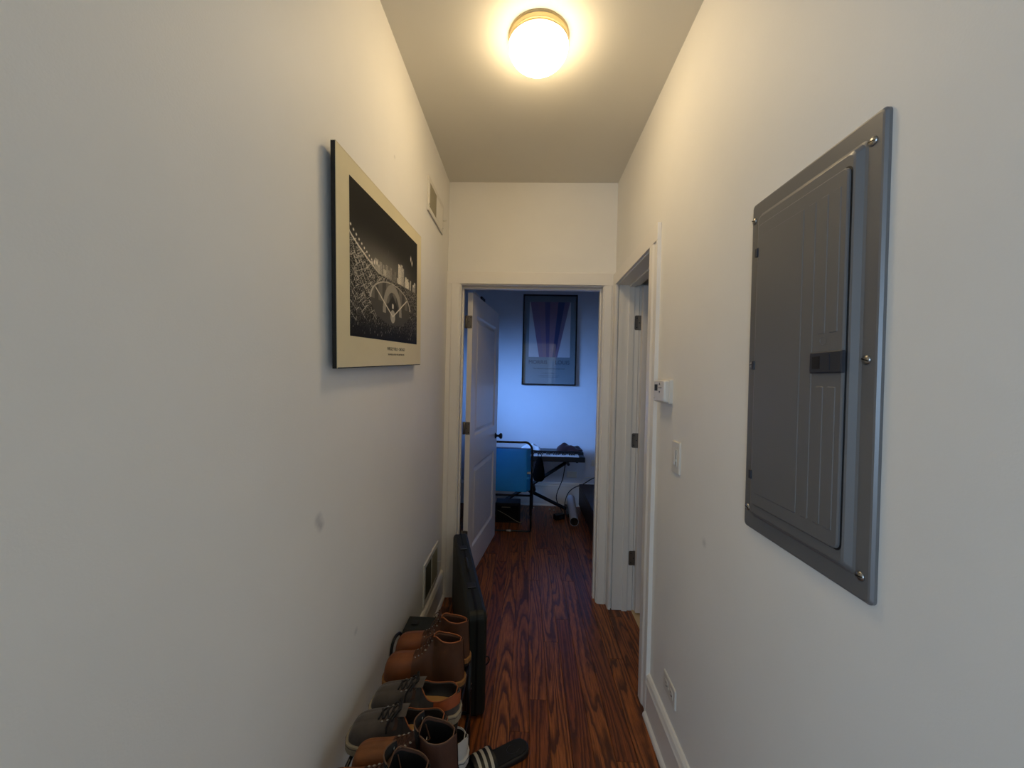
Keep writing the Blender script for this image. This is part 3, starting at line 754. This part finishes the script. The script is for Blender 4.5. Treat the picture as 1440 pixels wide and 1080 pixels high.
sh = [(0, .060), (.1, .057), (.22, .048), (.34, .050), (.44, .070), (.52, .070), (.6, .063), (.7, .056), (.8, .050), (.9, .042), (.96, .030), (1, .006)]
sg_ = [(0, .005), (.035, .014), (.07, .026), (.13, .036), (.24, .040), (.34, .034), (.40, .022), (.44, .010), (.5, .018), (.6, .018), (.8, .016), (.95, .01), (1, .002)]
def low_sneaker(label, up, lining, heelm, solem, lace, group, white=False):
    r = empty('low_sneaker', label=label, cat='sneaker', group=group)
    L = .290
    f = shoe(r, L, sw_, sh, sg_, .035, .43, .024, (up, lining), rim_m=M['tanrim'] if not white else M['white'], tub=.0018)
    sole(r, L, sw_, 0, .028, solem, .006, 'cup_sole', bevel=.004)
    MB().tube([(s * (L + .013) - .0065, sg * (max(.002, float(cint([s], sw_)[0])) + .0068), .022) for sg, arr in ((1, np.linspace(0, 1, 26)), (-1, np.linspace(1, 0, 26))) for s in arr], .0012, 5, True).build('sole_line', M['black'] if white else M['grey'], r)
    laces(r, L, f, sh, sg_, .47, .64, 4, .024, lace, M['screw'], .019, .0026)
    # heel counter in its own leather, wrapped round the back
    a = np.linspace(.0, .26, 12)
    def q(s, t):
        w0, g0, h0 = max(.002, f(s, sw_)), max(.001, f(s, sg_)), f(s, sh)
        return g0 + (w0 - g0) * (1 - t) ** 1.6 + .004 * math.sin(t * PI) + .0016, .024 + h0 * t
    rows = []
    for t in (.42, .6, .8, .97):
        row = [(s * L - (.0016 if s < .01 else 0), q(s, t)[0], q(s, t)[1]) for s in a[::-1]]
        rows.append(row + [(p[0], -p[1], p[2]) for p in row[::-1]])
    MB().loft(rows, False, False, closed=False).build('heel_counter', heelm, r, smooth=True)
    ins = [(.05, .014), (.1, .027), (.2, .033), (.35, .033), (.43, .026)]
    MB().loft([[(s * L, w2, .0375) for s, w2 in ins] + [(s * L, -w2, .0375) for s, w2 in ins[::-1]], [(s * L, w2, .039) for s, w2 in ins] + [(s * L, -w2, .039) for s, w2 in ins[::-1]]]).build('insole', M['insole'], r)
    # tongue
    MB().loft([[(.40 * L, y, .024 + .082 - y * y * 9) for y in (-.024, -.012, 0, .012, .024)], [(.47 * L, y, .024 + .0805 - y * y * 10) for y in (-.024, -.012, 0, .012, .024)], [(.60 * L, y, .024 + .071 - y * y * 10) for y in (-.02, -.01, 0, .01, .02)]], False, False, closed=False).build('tongue', up, r, smooth=True)
    for sg in (-1, 1):       # leather eyelet tabs
        mb = MB().loft([[(.47 * L, sg * .020, .024 + f(.47, sh) + .002), (.66 * L, sg * .021, .024 + f(.66, sh) + .002)], [(.48 * L, sg * .036, .024 + f(.48, sh) * .68), (.64 * L, sg * .041, .024 + f(.64, sh) * .6)]], False, False, closed=False)
        mb.build('eyelet_tab', M['tanlin'] if not white else M['white'], r)
    return r
kh = [(0, .112), (.1, .110), (.25, .114), (.34, .122), (.40, .105), (.48, .088), (.58, .079), (.68, .072), (.8, .069), (.9, .064), (.96, .052), (.985, .036), (1, .012)]
kg = [(0, .004), (.03, .013), (.07, .027), (.12, .037), (.2, .043), (.28, .041), (.33, .033), (.37, .022), (.44, .018), (.6, .018), (.8, .016), (.95, .01), (1, .002)]
def brown_boot(label):
    r = empty('unlaced_boot', label=label, cat='boot', group='pair of dark brown boots on the rack')
    L = .288
    f = shoe(r, L, bw, kh, kg, .03, .36, .026, (M['scuff'], M['blklin'], M['brown']), rim_m=M['brownrim'], lean=.05)
    sole(r, L, bw, .006, .027, M['darksole'], .005); sole(r, L * .34, [(0, .004), (.06, .017), (.24, .029), (.6, .034), (1, .033)], 0, .008, M['darksole'], .005, 'heel')
    # tall black tongue standing out of the loosened shaft
    ys = (-.036, -.026, -.013, 0, .013, .026, .036)
    rows = [[(x_ - y * y * 14, y * k, z_) for y in ys] for (x_, z_, k) in ((.118, .08, .8), (.116, .11, .95), (.117, .14, 1), (.120, .163, 1), (.123, .165, 1), (.121, .14, .98), (.121, .11, .9), (.123, .08, .75))]
    MB().loft(rows, False, False, closed=False).build('tongue', M['blklin'], r, smooth=True)
    MB().tube([(.1215 - y * y * 14, y, .165) for y in ys], .0018, 6).build('tongue_edge', M['brownrim'], r, smooth=True)
    for sg in (-1, 1):
        MB().lathe([(.0020, 0), (.0042, 0), (.0042, .0016), (.0020, .0016)], 12, (0, 0, 0)).build('eyelet', M['screw'], r).matrix_local = Matrix.Translation((.106, sg * .027, .150)) @ Matrix.Rotation(-PI / 2, 4, 'Y')
    lb = MB(); lb.tube(catmull([(.092, .03, .135), (.078, .012, .125), (.083, -.01, .118), (.097, -.03, .133)], 6), .0018, 6)
    lb.build('loose_lace', M['dklace'], r, smooth=True)
    laces(r, L, f, kh, kg, .44, .58, 4, .026, M['dklace'], M['screw'], .014, bow=False)
    MB().box(.088, .0895, -.012, .006, .098, .113).build('size_tag', M['white'], r)
    return r
ZS = .352        # top of the upper shelf rods
def place(o, xh, y, z, rz): o.location = (xh, y, z); o.rotation_euler = (0, 0, PI + rz)
b1_ = tan_boot('tan lace up leather boot on the rack beside the black hard case')
place(b1_, -.192, 1.476, ZS, .02)
b2_ = copy_tree(b1_); b2_['label'] = 'tan lace up leather boot on the rack next to the grey sneakers'
place(b2_, -.195, 1.366, ZS, .02)
s1_ = low_sneaker('grey suede sneaker with orange heel and tan insole beside the tan boots', M['grey'], M['blklin'], M['orange'], M['cuprim'], M['ptlace'], 'pair of grey sneakers on the rack')
place(s1_, -.190, 1.234, ZS, -.035)
s2_ = copy_tree(s1_); s2_['label'] = 'grey suede sneaker with orange heel beside the dark brown boots'
place(s2_, -.212, 1.130, ZS, .0)
k1_ = brown_boot('unlaced dark brown leather boot beside a grey sneaker, its shaft gaping open')
place(k1_, -.158, 1.026, ZS, .02); k1_.scale = (1, .88, 1)
k2_ = copy_tree(k1_); k2_['label'] = 'unlaced brown leather boot with scuffed toe at the end of the rack'
place(k2_, -.207, .932, ZS, -.02)
ws = low_sneaker('white canvas sneaker with black sole line on the lower shelf of the rack', M['white'], M['blklin'], M['white'], M['white'], M['white'], 'shoes on the lower shelf', True)
place(ws, -.172, 1.31, .132, .0)

# ------------------------------------------------------------------ shoe rack
rk = empty('shoe_rack', (0, 0, 0), label='black metal two tier shoe rack along the wall holding boots and sneakers', cat='shoe rack')
RX0, RX1, RY0, RY1 = -.478, -.196, .86, 1.50
for (zz) in (ZS - .006, .126):
    sf = MB().tube([(RX0, RY0, zz), (RX0, RY1, zz)], .006, 8).tube([(RX1, RY0, zz), (RX1, RY1, zz)], .006, 8).tube([(RX0, RY0, zz), (RX1, RY0, zz)], .006, 8).tube([(RX0, RY1, zz), (RX1, RY1, zz)], .006, 8).build('shelf_frame', M['blackm'], rk, smooth=True)
    for i in range(1, 7):
        x_ = RX0 + (RX1 - RX0) * i / 7
        MB().tube([(x_, RY0, zz), (x_, RY1, zz)], .004, 8).build('shelf_rod', M['blackm'], sf, smooth=True)
for x_ in (RX0, RX1):
    for y_ in (RY0, RY1):
        MB().tube([(x_, y_, 0), (x_, y_, ZS + .0)], .009, 10).build('leg', M['blackm'], rk, smooth=True)

# ------------------------------------------------------------------ slides on the floor
def slide(label):
    r = empty('slide_sandal', label=label, cat='sandal', group='black slide sandals')
    L = .275
    wt = [(0, .006), (.03, .022), (.1, .033), (.25, .036), (.45, .036), (.65, .043), (.8, .046), (.9, .040), (.96, .028), (1, .006)]
    sole(r, L, wt, 0, .022, M['blackr'], .003, 'sole', bevel=.006)
    sole(r, L, wt, .0215, .0245, M['foot'], -.004, 'footbed', bevel=.001)
    ringsA = []
    for x_ in np.linspace(.150, .232, 9):
        ringsA.append([(x_, .053 * math.cos(a) * (1 if abs(math.cos(a)) < .98 else 1), .008 + (.052 - .08 * (x_ - .15)) * math.sin(a) ** .8) for a in np.linspace(0.0, PI, 17)])
    inn = [[(p[0], p[1] * .93, p[2] * .93) for p in rg] for rg in ringsA]
    mb = MB().loft(ringsA, False, False, closed=False).loft(inn, False, False, closed=False)
    st = mb.build('strap', M['blackr'], r, smooth=True)
    for i in range(3):
        rr = []
        for x_ in np.linspace(.160 + i * .023, .171 + i * .023, 3):
            rr.append([(x_ + .004 * math.cos(a), .0537 * math.cos(a), .0088 + (.052 - .08 * (x_ - .15)) * math.sin(a) ** .8) for a in np.linspace(.25, PI - .25, 15)])
        MB().loft(rr, False, False, closed=False).build('white_stripe', M['stripe'], st, smooth=True)
    pts = catmull([(.04, .010, .0248), (.06, .018, .0248), (.085, .008, .0248), (.085, -.010, .0248), (.06, -.018, .0248), (.05, -.006, .0248)], 5)
    MB().tube(pts, .0008, 4).build('embossed_mark', M['latch'], r)
    return r
M['blackr'] = mat('black_moulded_rubber', '121212', .5)
M['foot'] = mat('black_footbed', '161615', .75, bump=.4, bscale=500)
M['stripe'] = mat('white_stripe', 'c9c2b0', .5)
sl1 = slide('black slide sandal with three white stripes lying on the oak boards')
sl1.location = (.037, 1.502, 0); sl1.rotation_euler = (0, 0, PI + .55)
sl2 = copy_tree(sl1); sl2['label'] = 'black striped slide sandal partly hidden beside the rack leg'
sl2.location = (-.052, 1.30, 0); sl2.rotation_euler = (0, 0, PI + .45)

# ------------------------------------------------------------------ long black case standing on its edge
M['case'] = mat('charcoal_moulded_plastic', '20231e', .5, spec=.3, bump=.25, bscale=420, var=.1, vscale=10)
M['caseb'] = mat('black_case_side', '0a0a0a', .55, spec=.25, bump=.2, bscale=420)
ca = math.atan2(.88, -.225)
cs = empty('hard_case', (-.182, 1.612, 0), ca, 'long black plastic hard case standing on edge against the doorway casing', 'case')
CL, CT, CH = .885, .088, .452
# local x along the case, y across; two shells with a seam rib between them
for (y0, y1) in ((-CT / 2, -.004), (.004, CT / 2)):
    sd = -1 if y0 < -.01 else 1
    def lv(y, ins): return (ins, CL - ins, ins * .6, CH - ins, .035 - ins * .5, y)
    mb = MB().rrect([lv(sd * .004, 0), lv(sd * (CT / 2 - .014), 0), lv(sd * (CT / 2 - .005), .005), lv(sd * CT / 2, .014)], seg=6)
    mb.v = [(p[0], p[2], p[1]) for p in mb.v]
    mb.build('case_shell', M['case'], cs, bevel=0)
mb = MB().rrect([(-.003, CL + .003, -.0, CH + .003, .037, -.005), (-.003, CL + .003, -.0, CH + .003, .037, .005)], seg=6); mb.v = [(p[0], p[2], p[1]) for p in mb.v]
mb.build('seam_rib', M['caseb'], cs)
for x_ in (.20, .62):
    lt = MB().box(x_, x_ + .05, -.020, .020, CH, CH + .006).build('latch', M['black'], cs, bevel=.002)
    MB().box(x_ + .002, x_ + .004, -.018, .018, CH + .0055, CH + .0068).build('latch_pin', M['screw'], lt)
MB().tube(catmull([(.36, 0, CH), (.365, 0, CH + .010), (.39, 0, CH + .014), (.47, 0, CH + .014), (.495, 0, CH + .010), (.50, 0, CH)], 5), .006, 8).build('handle', M['black'], cs, smooth=True)
MB().tube(catmull([(.03, -CT / 2 + .001, .245), (.03, -CT / 2 - .014, .24), (.03, -CT / 2 - .016, .222), (.03, -CT / 2 + .001, .205)], 5), .0028, 6).build('side_ring', M['black'], cs, smooth=True)
for i in range(2): MB().lathe([(0, 0), (.004, 0), (.0035, .002), (0, .0025)], 12).build('rivet', M['screw'], cs).matrix_local = Matrix.Translation((-.0005, .02, .14 + i * .02)) @ Matrix.Rotation(-PI / 2, 4, 'Y')

# small black tool box with a loop handle behind the boots
tb = empty('tool_box', (-.518, 1.64, 0), 0, 'small black tool box with loop handle standing behind the tan boots', 'tool box'); tb.scale = (1, 1, 1.1)
MB().box(.0, .20, 0, .14, 0, .262).build('body', M['black'], tb, bevel=.008)
MB().loft([[(-.003, -.003, .262), (.203, -.003, .262), (.203, .143, .262), (-.003, .143, .262)], [(-.003, -.003, .280), (.203, -.003, .280), (.203, .143, .280), (-.003, .143, .280)], [(.004, .03, .305), (.196, .03, .305), (.196, .125, .305), (.004, .125, .305)]]).build('lid', M['case'], tb, bevel=.003)
MB().tube(catmull([(.012, -.002, .285), (.006, -.02, .318), (.001, -.06, .33), (-.003, -.09, .315), (-.005, -.10, .27), (-.004, -.09, .21), (.012, -.002, .17)], 6), .006, 8).build('handle', M['black'], tb, smooth=True)
MB().box(.03, .06, .06, .09, .304, .309).build('lid_catch', M['black'], tb, bevel=.001)

# ------------------------------------------------------------------ bedroom: chair
ch = empty('sled_chair', (0, 0, 0), 0, 'chair with black tubular sled frame and blue backrest facing the keyboard', 'chair')
CX0, CX1, CY = -.36, .078, 3.65
M['bluef'] = mat('blue_plastic', '1e93dd', .42, var=.04, vscale=6)
M['blued'] = mat('dark_blue_trim', '12406e', .45)
r_ = .0105
fr = MB()
fr.tube(catmull([(CX1, CY + .42, .012), (CX1, CY + .10, .012), (CX1, CY + .02, .012), (CX1 - .03, CY, .012), (CX1 - .12, CY, .012), (CX0 + .12, CY, .012), (CX0 + .03, CY, .012), (CX0, CY + .02, .012), (CX0, CY + .10, .012), (CX0, CY + .42, .012)], 5), .008, 8)
fr.build('sled_base', M['blackm'], ch, smooth=True)
MB().tube(catmull([(CX1, CY + .03, .34), (CX1, CY, .45), (CX1, CY, .72), (CX1 - .008, CY, .81), (CX1 - .05, CY, .853), (CX1 - .12, CY, .855), (CX0 + .12, CY, .855), (CX0 + .05, CY, .853), (CX0 + .008, CY, .81), (CX0, CY, .72), (CX0, CY, .45), (CX0, CY + .03, .34)], 6), r_, 10).build('back_frame', M['blackm'], ch, smooth=True)
for x_ in (CX0, CX1):
    MB().tube(catmull([(x_, CY + .03, .34), (x_, CY + .01, .20), (x_, CY + .01, .02)], 5), .008, 8).build('leg', M['blackm'], ch, smooth=True)
    MB().tube(catmull([(x_, CY + .03, .36), (x_, CY + .2, .385), (x_, CY + .40, .395), (x_, CY + .43, .38), (x_, CY + .43, .2), (x_, CY + .42, .012)], 5), .009, 8).build('leg', M['blackm'], ch, smooth=True)
MB().tube([(CX0, CY + .02, .345), (CX1, CY + .02, .345)], .010, 8).build('cross_bar', M['blackm'], ch, smooth=True)
st_ = MB().rrect([(CX0 + .02, CX1 - .012, CY + .05, CY + .42, .04, .375), (CX0 + .015, CX1 - .008, CY + .045, CY + .425, .045, .39), (CX0 + .02, CX1 - .012, CY + .05, CY + .42, .04, .41)], seg=6).build('seat', M['blued'], ch, smooth=True)
# backrest: wide panel wrapping round its right hand side
outl = [(CX0 + .012, CY + .03), (CX0 + .012, CY + .004), (CX1 - .06, CY - .004), (CX1 - .048, CY - .002), (CX1 - .012, CY + .045), (CX1 - .018, CY + .06), (CX1 - .06, CY + .03)]
bk = MB()
lev = []
for (zz, ins) in ((.375, .010), (.385, .002), (.40, 0), (.77, 0), (.782, .002), (.790, .008)):
    cx, cy_ = (CX0 + CX1) / 2, CY + .02
    lev.append([(cx + (p[0] - cx) * (1 - ins * 3), cy_ + (p[1] - cy_) * (1 - ins * 12), zz + (.012 * ((p[0] - cx) / .2) ** 2 if zz < .5 else 0)) for p in outl])
bk.loft(lev); br_ = bk.build('backrest', M['bluef'], ch, bevel=.002)
MB().box(CX0 + .012, CX1 - .012, CY + .01, CY + .03, .788, .796).build('top_edge', M['blued'], br_, bevel=.002)
MB().box(CX1 - .045, CX1 - .005, CY - .004, CY + .03, .555, .575).build('silver_clip', M['screw'], br_, bevel=.002)
MB().box(CX1 - .052, CX1 - .022, CY - .002, CY + .03, .505, .530).build('lower_clip', M['bluef'], br_, bevel=.002)
MB().tube([(-.150, CY, .012), (-.110, CY, .012)], .0095, 10).build('white_tape', M['white'], ch, smooth=True)

# keyboard on a folding stand
kb = empty('keyboard', (-.335, 4.12, .582), 0, 'black electronic keyboard with white keys on a folding stand', 'keyboard')
KL, KD = .985, .29
MB().prism([(0, .0), (0, .055), (.10, .058), (.12, .085), (KD, .092), (KD, .01), (.03, 0)], 0, KL, 'yz').build('body', M['black'], kb, bevel=.004)
wk = MB(); nk = 36; x0_, x1_ = .05, KL - .065; kw = (x1_ - x0_) / nk
for i in range(nk): wk.box(x0_ + i * kw + .0008, x0_ + (i + 1) * kw - .0008, -.004, .105, .055, .068)
o = wk.build('white_keys', mat('white_key_plastic', 'dfe2e6', .3), kb); o['kind'] = 'stuff'
bkk = MB()
for i in range(nk - 1):
    if i % 7 not in (2, 6): bkk.box(x0_ + (i + 1) * kw - .006, x0_ + (i + 1) * kw + .006, .035, .105, .066, .080)
o = bkk.build('black_keys', M['black'], kb); o['kind'] = 'stuff'
MB().box(.02, KL - .02, .125, KD - .01, .0885, .0925).build('control_panel', mat('dark_grey_panel', '25272b', .4), kb, bevel=.001)
MB().box(KL - .05, KL - .012, .01, .10, .057, .0605).build('side_panel', M['latch'], kb)
for y_ in (.04,): MB().box(KL - .09, KL - .07, .03, .05, -.012, .002).build('rubber_foot', M['black'], kb)
sd_ = empty('keyboard_stand', (.13, 4.25, 0), 0, 'black folding cross leg stand carrying the keyboard', 'stand')
def bar(pts, rr, nm, n=4): return MB().tube(pts, rr, n).build(nm, M['blackm'], sd_, smooth=False)
bar([(.34, -.03, .05), (-.06, -.03, .235), (-.42, -.03, .53)], .019, 'cross_leg')
bar([(-.42, .02, .05), (-.03, .02, .30), (.34, .02, .55)], .019, 'cross_leg')
for (x_, z_) in ((.36, .022), (-.43, .022)): bar([(x_, -.16, z_), (x_, .16, z_)], .02, 'foot_bar', 8)
for (x_, z_) in ((.345, .558), (-.43, .558)): bar([(x_, -.13, z_), (x_, .13, z_)], .016, 'top_bar', 8)
MB().lathe([(0, -.07), (.045, -.07), (.045, .05), (0, .05)], 20, (-.04, -.0, .262), axis='y').build('pivot_disc', M['blackm'], sd_)
bar([(-.03, 0, .26), (-.03, 0, .03)], .011, 'prop_leg', 8)

# draped clothes: lumpy folded cloth built from a wrinkled grid
def cloth(name, loc, sx, sy, sz, m, label, seed, cat, droop=0):
    r = np.random.RandomState(seed); n, q = 26, 18; mb = MB(); top = []; ph = r.rand(6) * 6
    for j in range(q):
        row = []
        for i in range(n):
            u, v = i / (n - 1) * 2 - 1, j / (q - 1) * 2 - 1
            rad = max(abs(u), abs(v)); e_ = (1 - abs(u) ** 4) * (1 - abs(v) ** 4)
            z = sz * (e_ ** .6) * (.62 + .22 * math.sin(3.2 * u + ph[0] + 2 * v) + .09 * math.sin(7 * u - 4 * v + ph[1]) + .08 * math.sin(6 * v + ph[2]))
            x_ = u * sx / 2 * (1 + .10 * math.sin(4 * v + ph[3])); y_ = v * sy / 2 * (1 + .12 * math.sin(5 * u + ph[4]))
            row.append((x_, y_, max(.001, z)))
        top.append(row)
    bot = [[(p[0] * .97, p[1] * .97, 0) for p in row] for row in top]
    mb.loft(top, False, False, closed=False); mb.loft(bot, False, False, closed=False)
    for a, b in ((top[0], bot[0]), (top[-1], bot[-1]), ([t[0] for t in top], [t[0] for t in bot]), ([t[-1] for t in top], [t[-1] for t in bot])):
        mb.loft([a, b], False, False, closed=False)
    o = mb.build(name, m, None, smooth=True); o.location = loc; tag(o, label, cat); return o
M['maroon'] = mat('dark_maroon_knit', '2e0d14', .9, bump=.4, bscale=300, sheen=.2)
M['wcloth'] = mat('white_cotton', 'd6dde6', .85, bump=.2, bscale=200)
cloth('folded_garment', (.505, 4.33, .675), .27, .13, .085, M['maroon'], 'dark maroon garment bundled on the right end of the keyboard', 3, 'clothing')
cloth('white_cloth', (.075, 4.32, .675), .20, .13, .070, M['wcloth'], 'crumpled white cloth lying on the keyboard behind the chair', 5, 'cloth')
# dark bag hanging from the keyboard edge
M['bag'] = mat('black_cloth', '070709', .9, spec=.1)
bg_ = empty('hanging_bag', (.165, 4.085, .0), 0, 'dark cloth bag hanging in front of the keyboard beside the chair', 'bag')
rings = []
for (z_, wx, wy) in ((.64, .02, .008), (.60, .035, .012), (.53, .05, .02), (.45, .065, .028), (.40, .06, .028), (.375, .035, .015)):
    rings.append([(wx * math.cos(a) * (1 + .12 * math.sin(3 * a)) - .02 * (.64 - z_), -.012 + wy * math.sin(a), z_) for a in np.linspace(0, 2 * PI, 17)[:-1]])
MB().loft(rings).build('bag_body', M['bag'], bg_, sub=1)
MB().tube(catmull([(-.02, -.014, .62), (-.015, -.012, .665), (.0, .02, .672), (.015, -.012, .665), (.02, -.014, .62)], 5), .004, 6).build('strap', M['caseb'], bg_, smooth=True)

# mailing tube
pt = empty('mailing_tube', (.515, 3.85, .046), 0, 'white cardboard mailing tube with open end lying on the bedroom floor', 'tube')
a = Vector((0, 0, 0)); b = Vector((.02, .48, .085)); tb_ = MB()
def ringat(p, rr): return [(p.x + rr * math.cos(t), p.y, p.z + rr * math.sin(t)) for t in np.linspace(0, 2 * PI, 29)[:-1]]
tb_.loft([ringat(b, .040), ringat(b, .043), ringat(a, .043), ringat(a, .040)], True, False).loft([ringat(a, .040), ringat(b - Vector((0, .01, 0)), .040)], False, True, mi=1)
M['tube'] = mat('white_cardboard', 'c3c3c8', .6, var=.03)
tb_.build('tube_wall', [M['tube'], mat('shaded_tube_inside', '3a2c20', .8)], pt, smooth=False)  # dark brown inner wall stands for the shade inside the tube
mb = MB().loft([ringat(a + Vector((0, -.001, 0)), .0445), ringat(a + Vector((0, .01, 0)), .0445)], False, False).build('rim_band', M['tube'], pt, smooth=True)

# low dark platform
pl = empty('low_platform', (.63, 3.28, 0), 0, 'low dark brown wooden bed platform standing by the bedroom wall', 'platform')
M['dkwood'] = mat('dark_brown_wood', '2b1a12', .5, var=.2, vscale=9)
MB().box(0, .84, 0, 1.10, .245, .285).build('top_board', M['dkwood'], pl, bevel=.004)
MB().box(.0, .03, .0, 1.10, .05, .245).build('side_rail', M['dkwood'], pl, bevel=.003)
MB().box(.03, .84, .0, .03, .05, .245).build('end_rail', M['dkwood'], pl, bevel=.003)
for (x_, y_) in ((.02, .03), (.77, .03), (.02, 1.02), (.77, 1.02)): MB().box(x_, x_ + .05, y_, y_ + .05, 0, .05).build('leg', M['black'], pl)

# amplifier box behind the chair
am = empty('amplifier', (-.275, 3.88, 0), 0, 'black box amplifier on the floor behind the chair', 'amplifier')
MB().box(0, .25, 0, .16, 0.0, .20).build('cabinet', M['black'], am, bevel=.006)
MB().box(.015, .235, -.004, 0, .02, .17).build('grille', M['caseb'], am)
MB().box(.06, .15, -.006, -.003, .155, .163).build('badge', M['grille'], am)
MB().tube(catmull([(.02, -.010, .13), (.1, -.012, .09), (.25, -.02, .015), (.30, -.02, .08)], 6), .003, 6).build('cable', M['grille'], am, smooth=True)

def cord(name, pts, r, m, label): return tag(MB().tube(catmull(pts, 8), r, 6).build(name, m, None, smooth=True), label, 'cord')
cord('power_cord', [(.47, 4.34, .575), (.465, 4.355, .50), (.44, 4.36, .34), (.39, 4.37, .20), (.375, 4.36, .12), (.40, 4.34, .05), (.43, 4.32, .006), (.44, 4.10, .006), (.425, 4.05, .02)], .005, M['black'], 'black cord hanging from the keyboard down to the floor')
cord('extension_cord', [(.44, 4.06, .03), (.45, 4.16, .12), (.50, 4.36, .17), (.57, 4.40, .23), (.68, 4.40, .28), (.80, 4.38, .36), (.95, 4.40, .38)], .005, M['black'], 'black cord arching from the floor over the low platform')
cord('pale_cord', [(.66, 4.46, .28), (.70, 4.455, .33), (.73, 4.455, .34), (.85, 4.45, .345), (.95, 4.45, .37)], .004, M['plast'], 'thin pale cord along the wall above the low platform')
# power strip at the foot of the stand
ps = empty('adapter_block', (.385, 4.04, 0), .5, 'black power adapter block on the floor by the stand foot', 'adapter')
MB().box(-.06, .05, -.03, .03, 0, .055).build('body', M['black'], ps, bevel=.006)
MB().box(-.02, .02, -.033, -.029, .015, .035).build('label_plate', M['latch'], ps)
def plate(x, z, label):
    r = empty('bedroom_outlet', mtx=wallm('B', (x, YF, z)), label=label, cat='outlet')
    MB().rrect([(0, .115, 0, .07, .004, 0), (0, .115, 0, .07, .004, .004), (.003, .112, .003, .067, .003, .006)]).build('plate', M['plast'], r)
    MB().box(.02, .05, .02, .05, .0055, .0072).box(.065, .095, .02, .05, .0055, .0072).build('receptacle', M['plast'], r)
plate(.50, .33, 'white outlet on the bedroom wall behind the hanging cord')
plate(.78, .47, 'white outlet on the bedroom wall above the low platform')
# over the door hook
hk = empty('door_hook', (0, 0, 0), 0, 'white and black over door hook on top of the bedroom door', 'hook')
hk.location = d1.location + Vector((0, 0, 2.03)); hk.rotation_euler = (0, 0, ang)
MB().box(.05, .19, .004, .016, 0, .020).build('white_bar', M['white'], hk, bevel=.001)
MB().box(.26, .36, .004, .018, 0, .030).build('black_clip', M['black'], hk, bevel=.002)
for i, (x_, y_) in enumerate(((.12, 4.36), (.30, 4.33), (.345, 4.30))):
    tag(MB().lathe([(0, 0), (.009, .001), (.010, .005), (.004, .009), (0, .0095)], 8, (x_, y_, 0)).build('paper_scrap', M['white']), 'tiny white paper scrap on the floor near the keyboard stand', 'scrap', 'paper scraps on the bedroom floor')
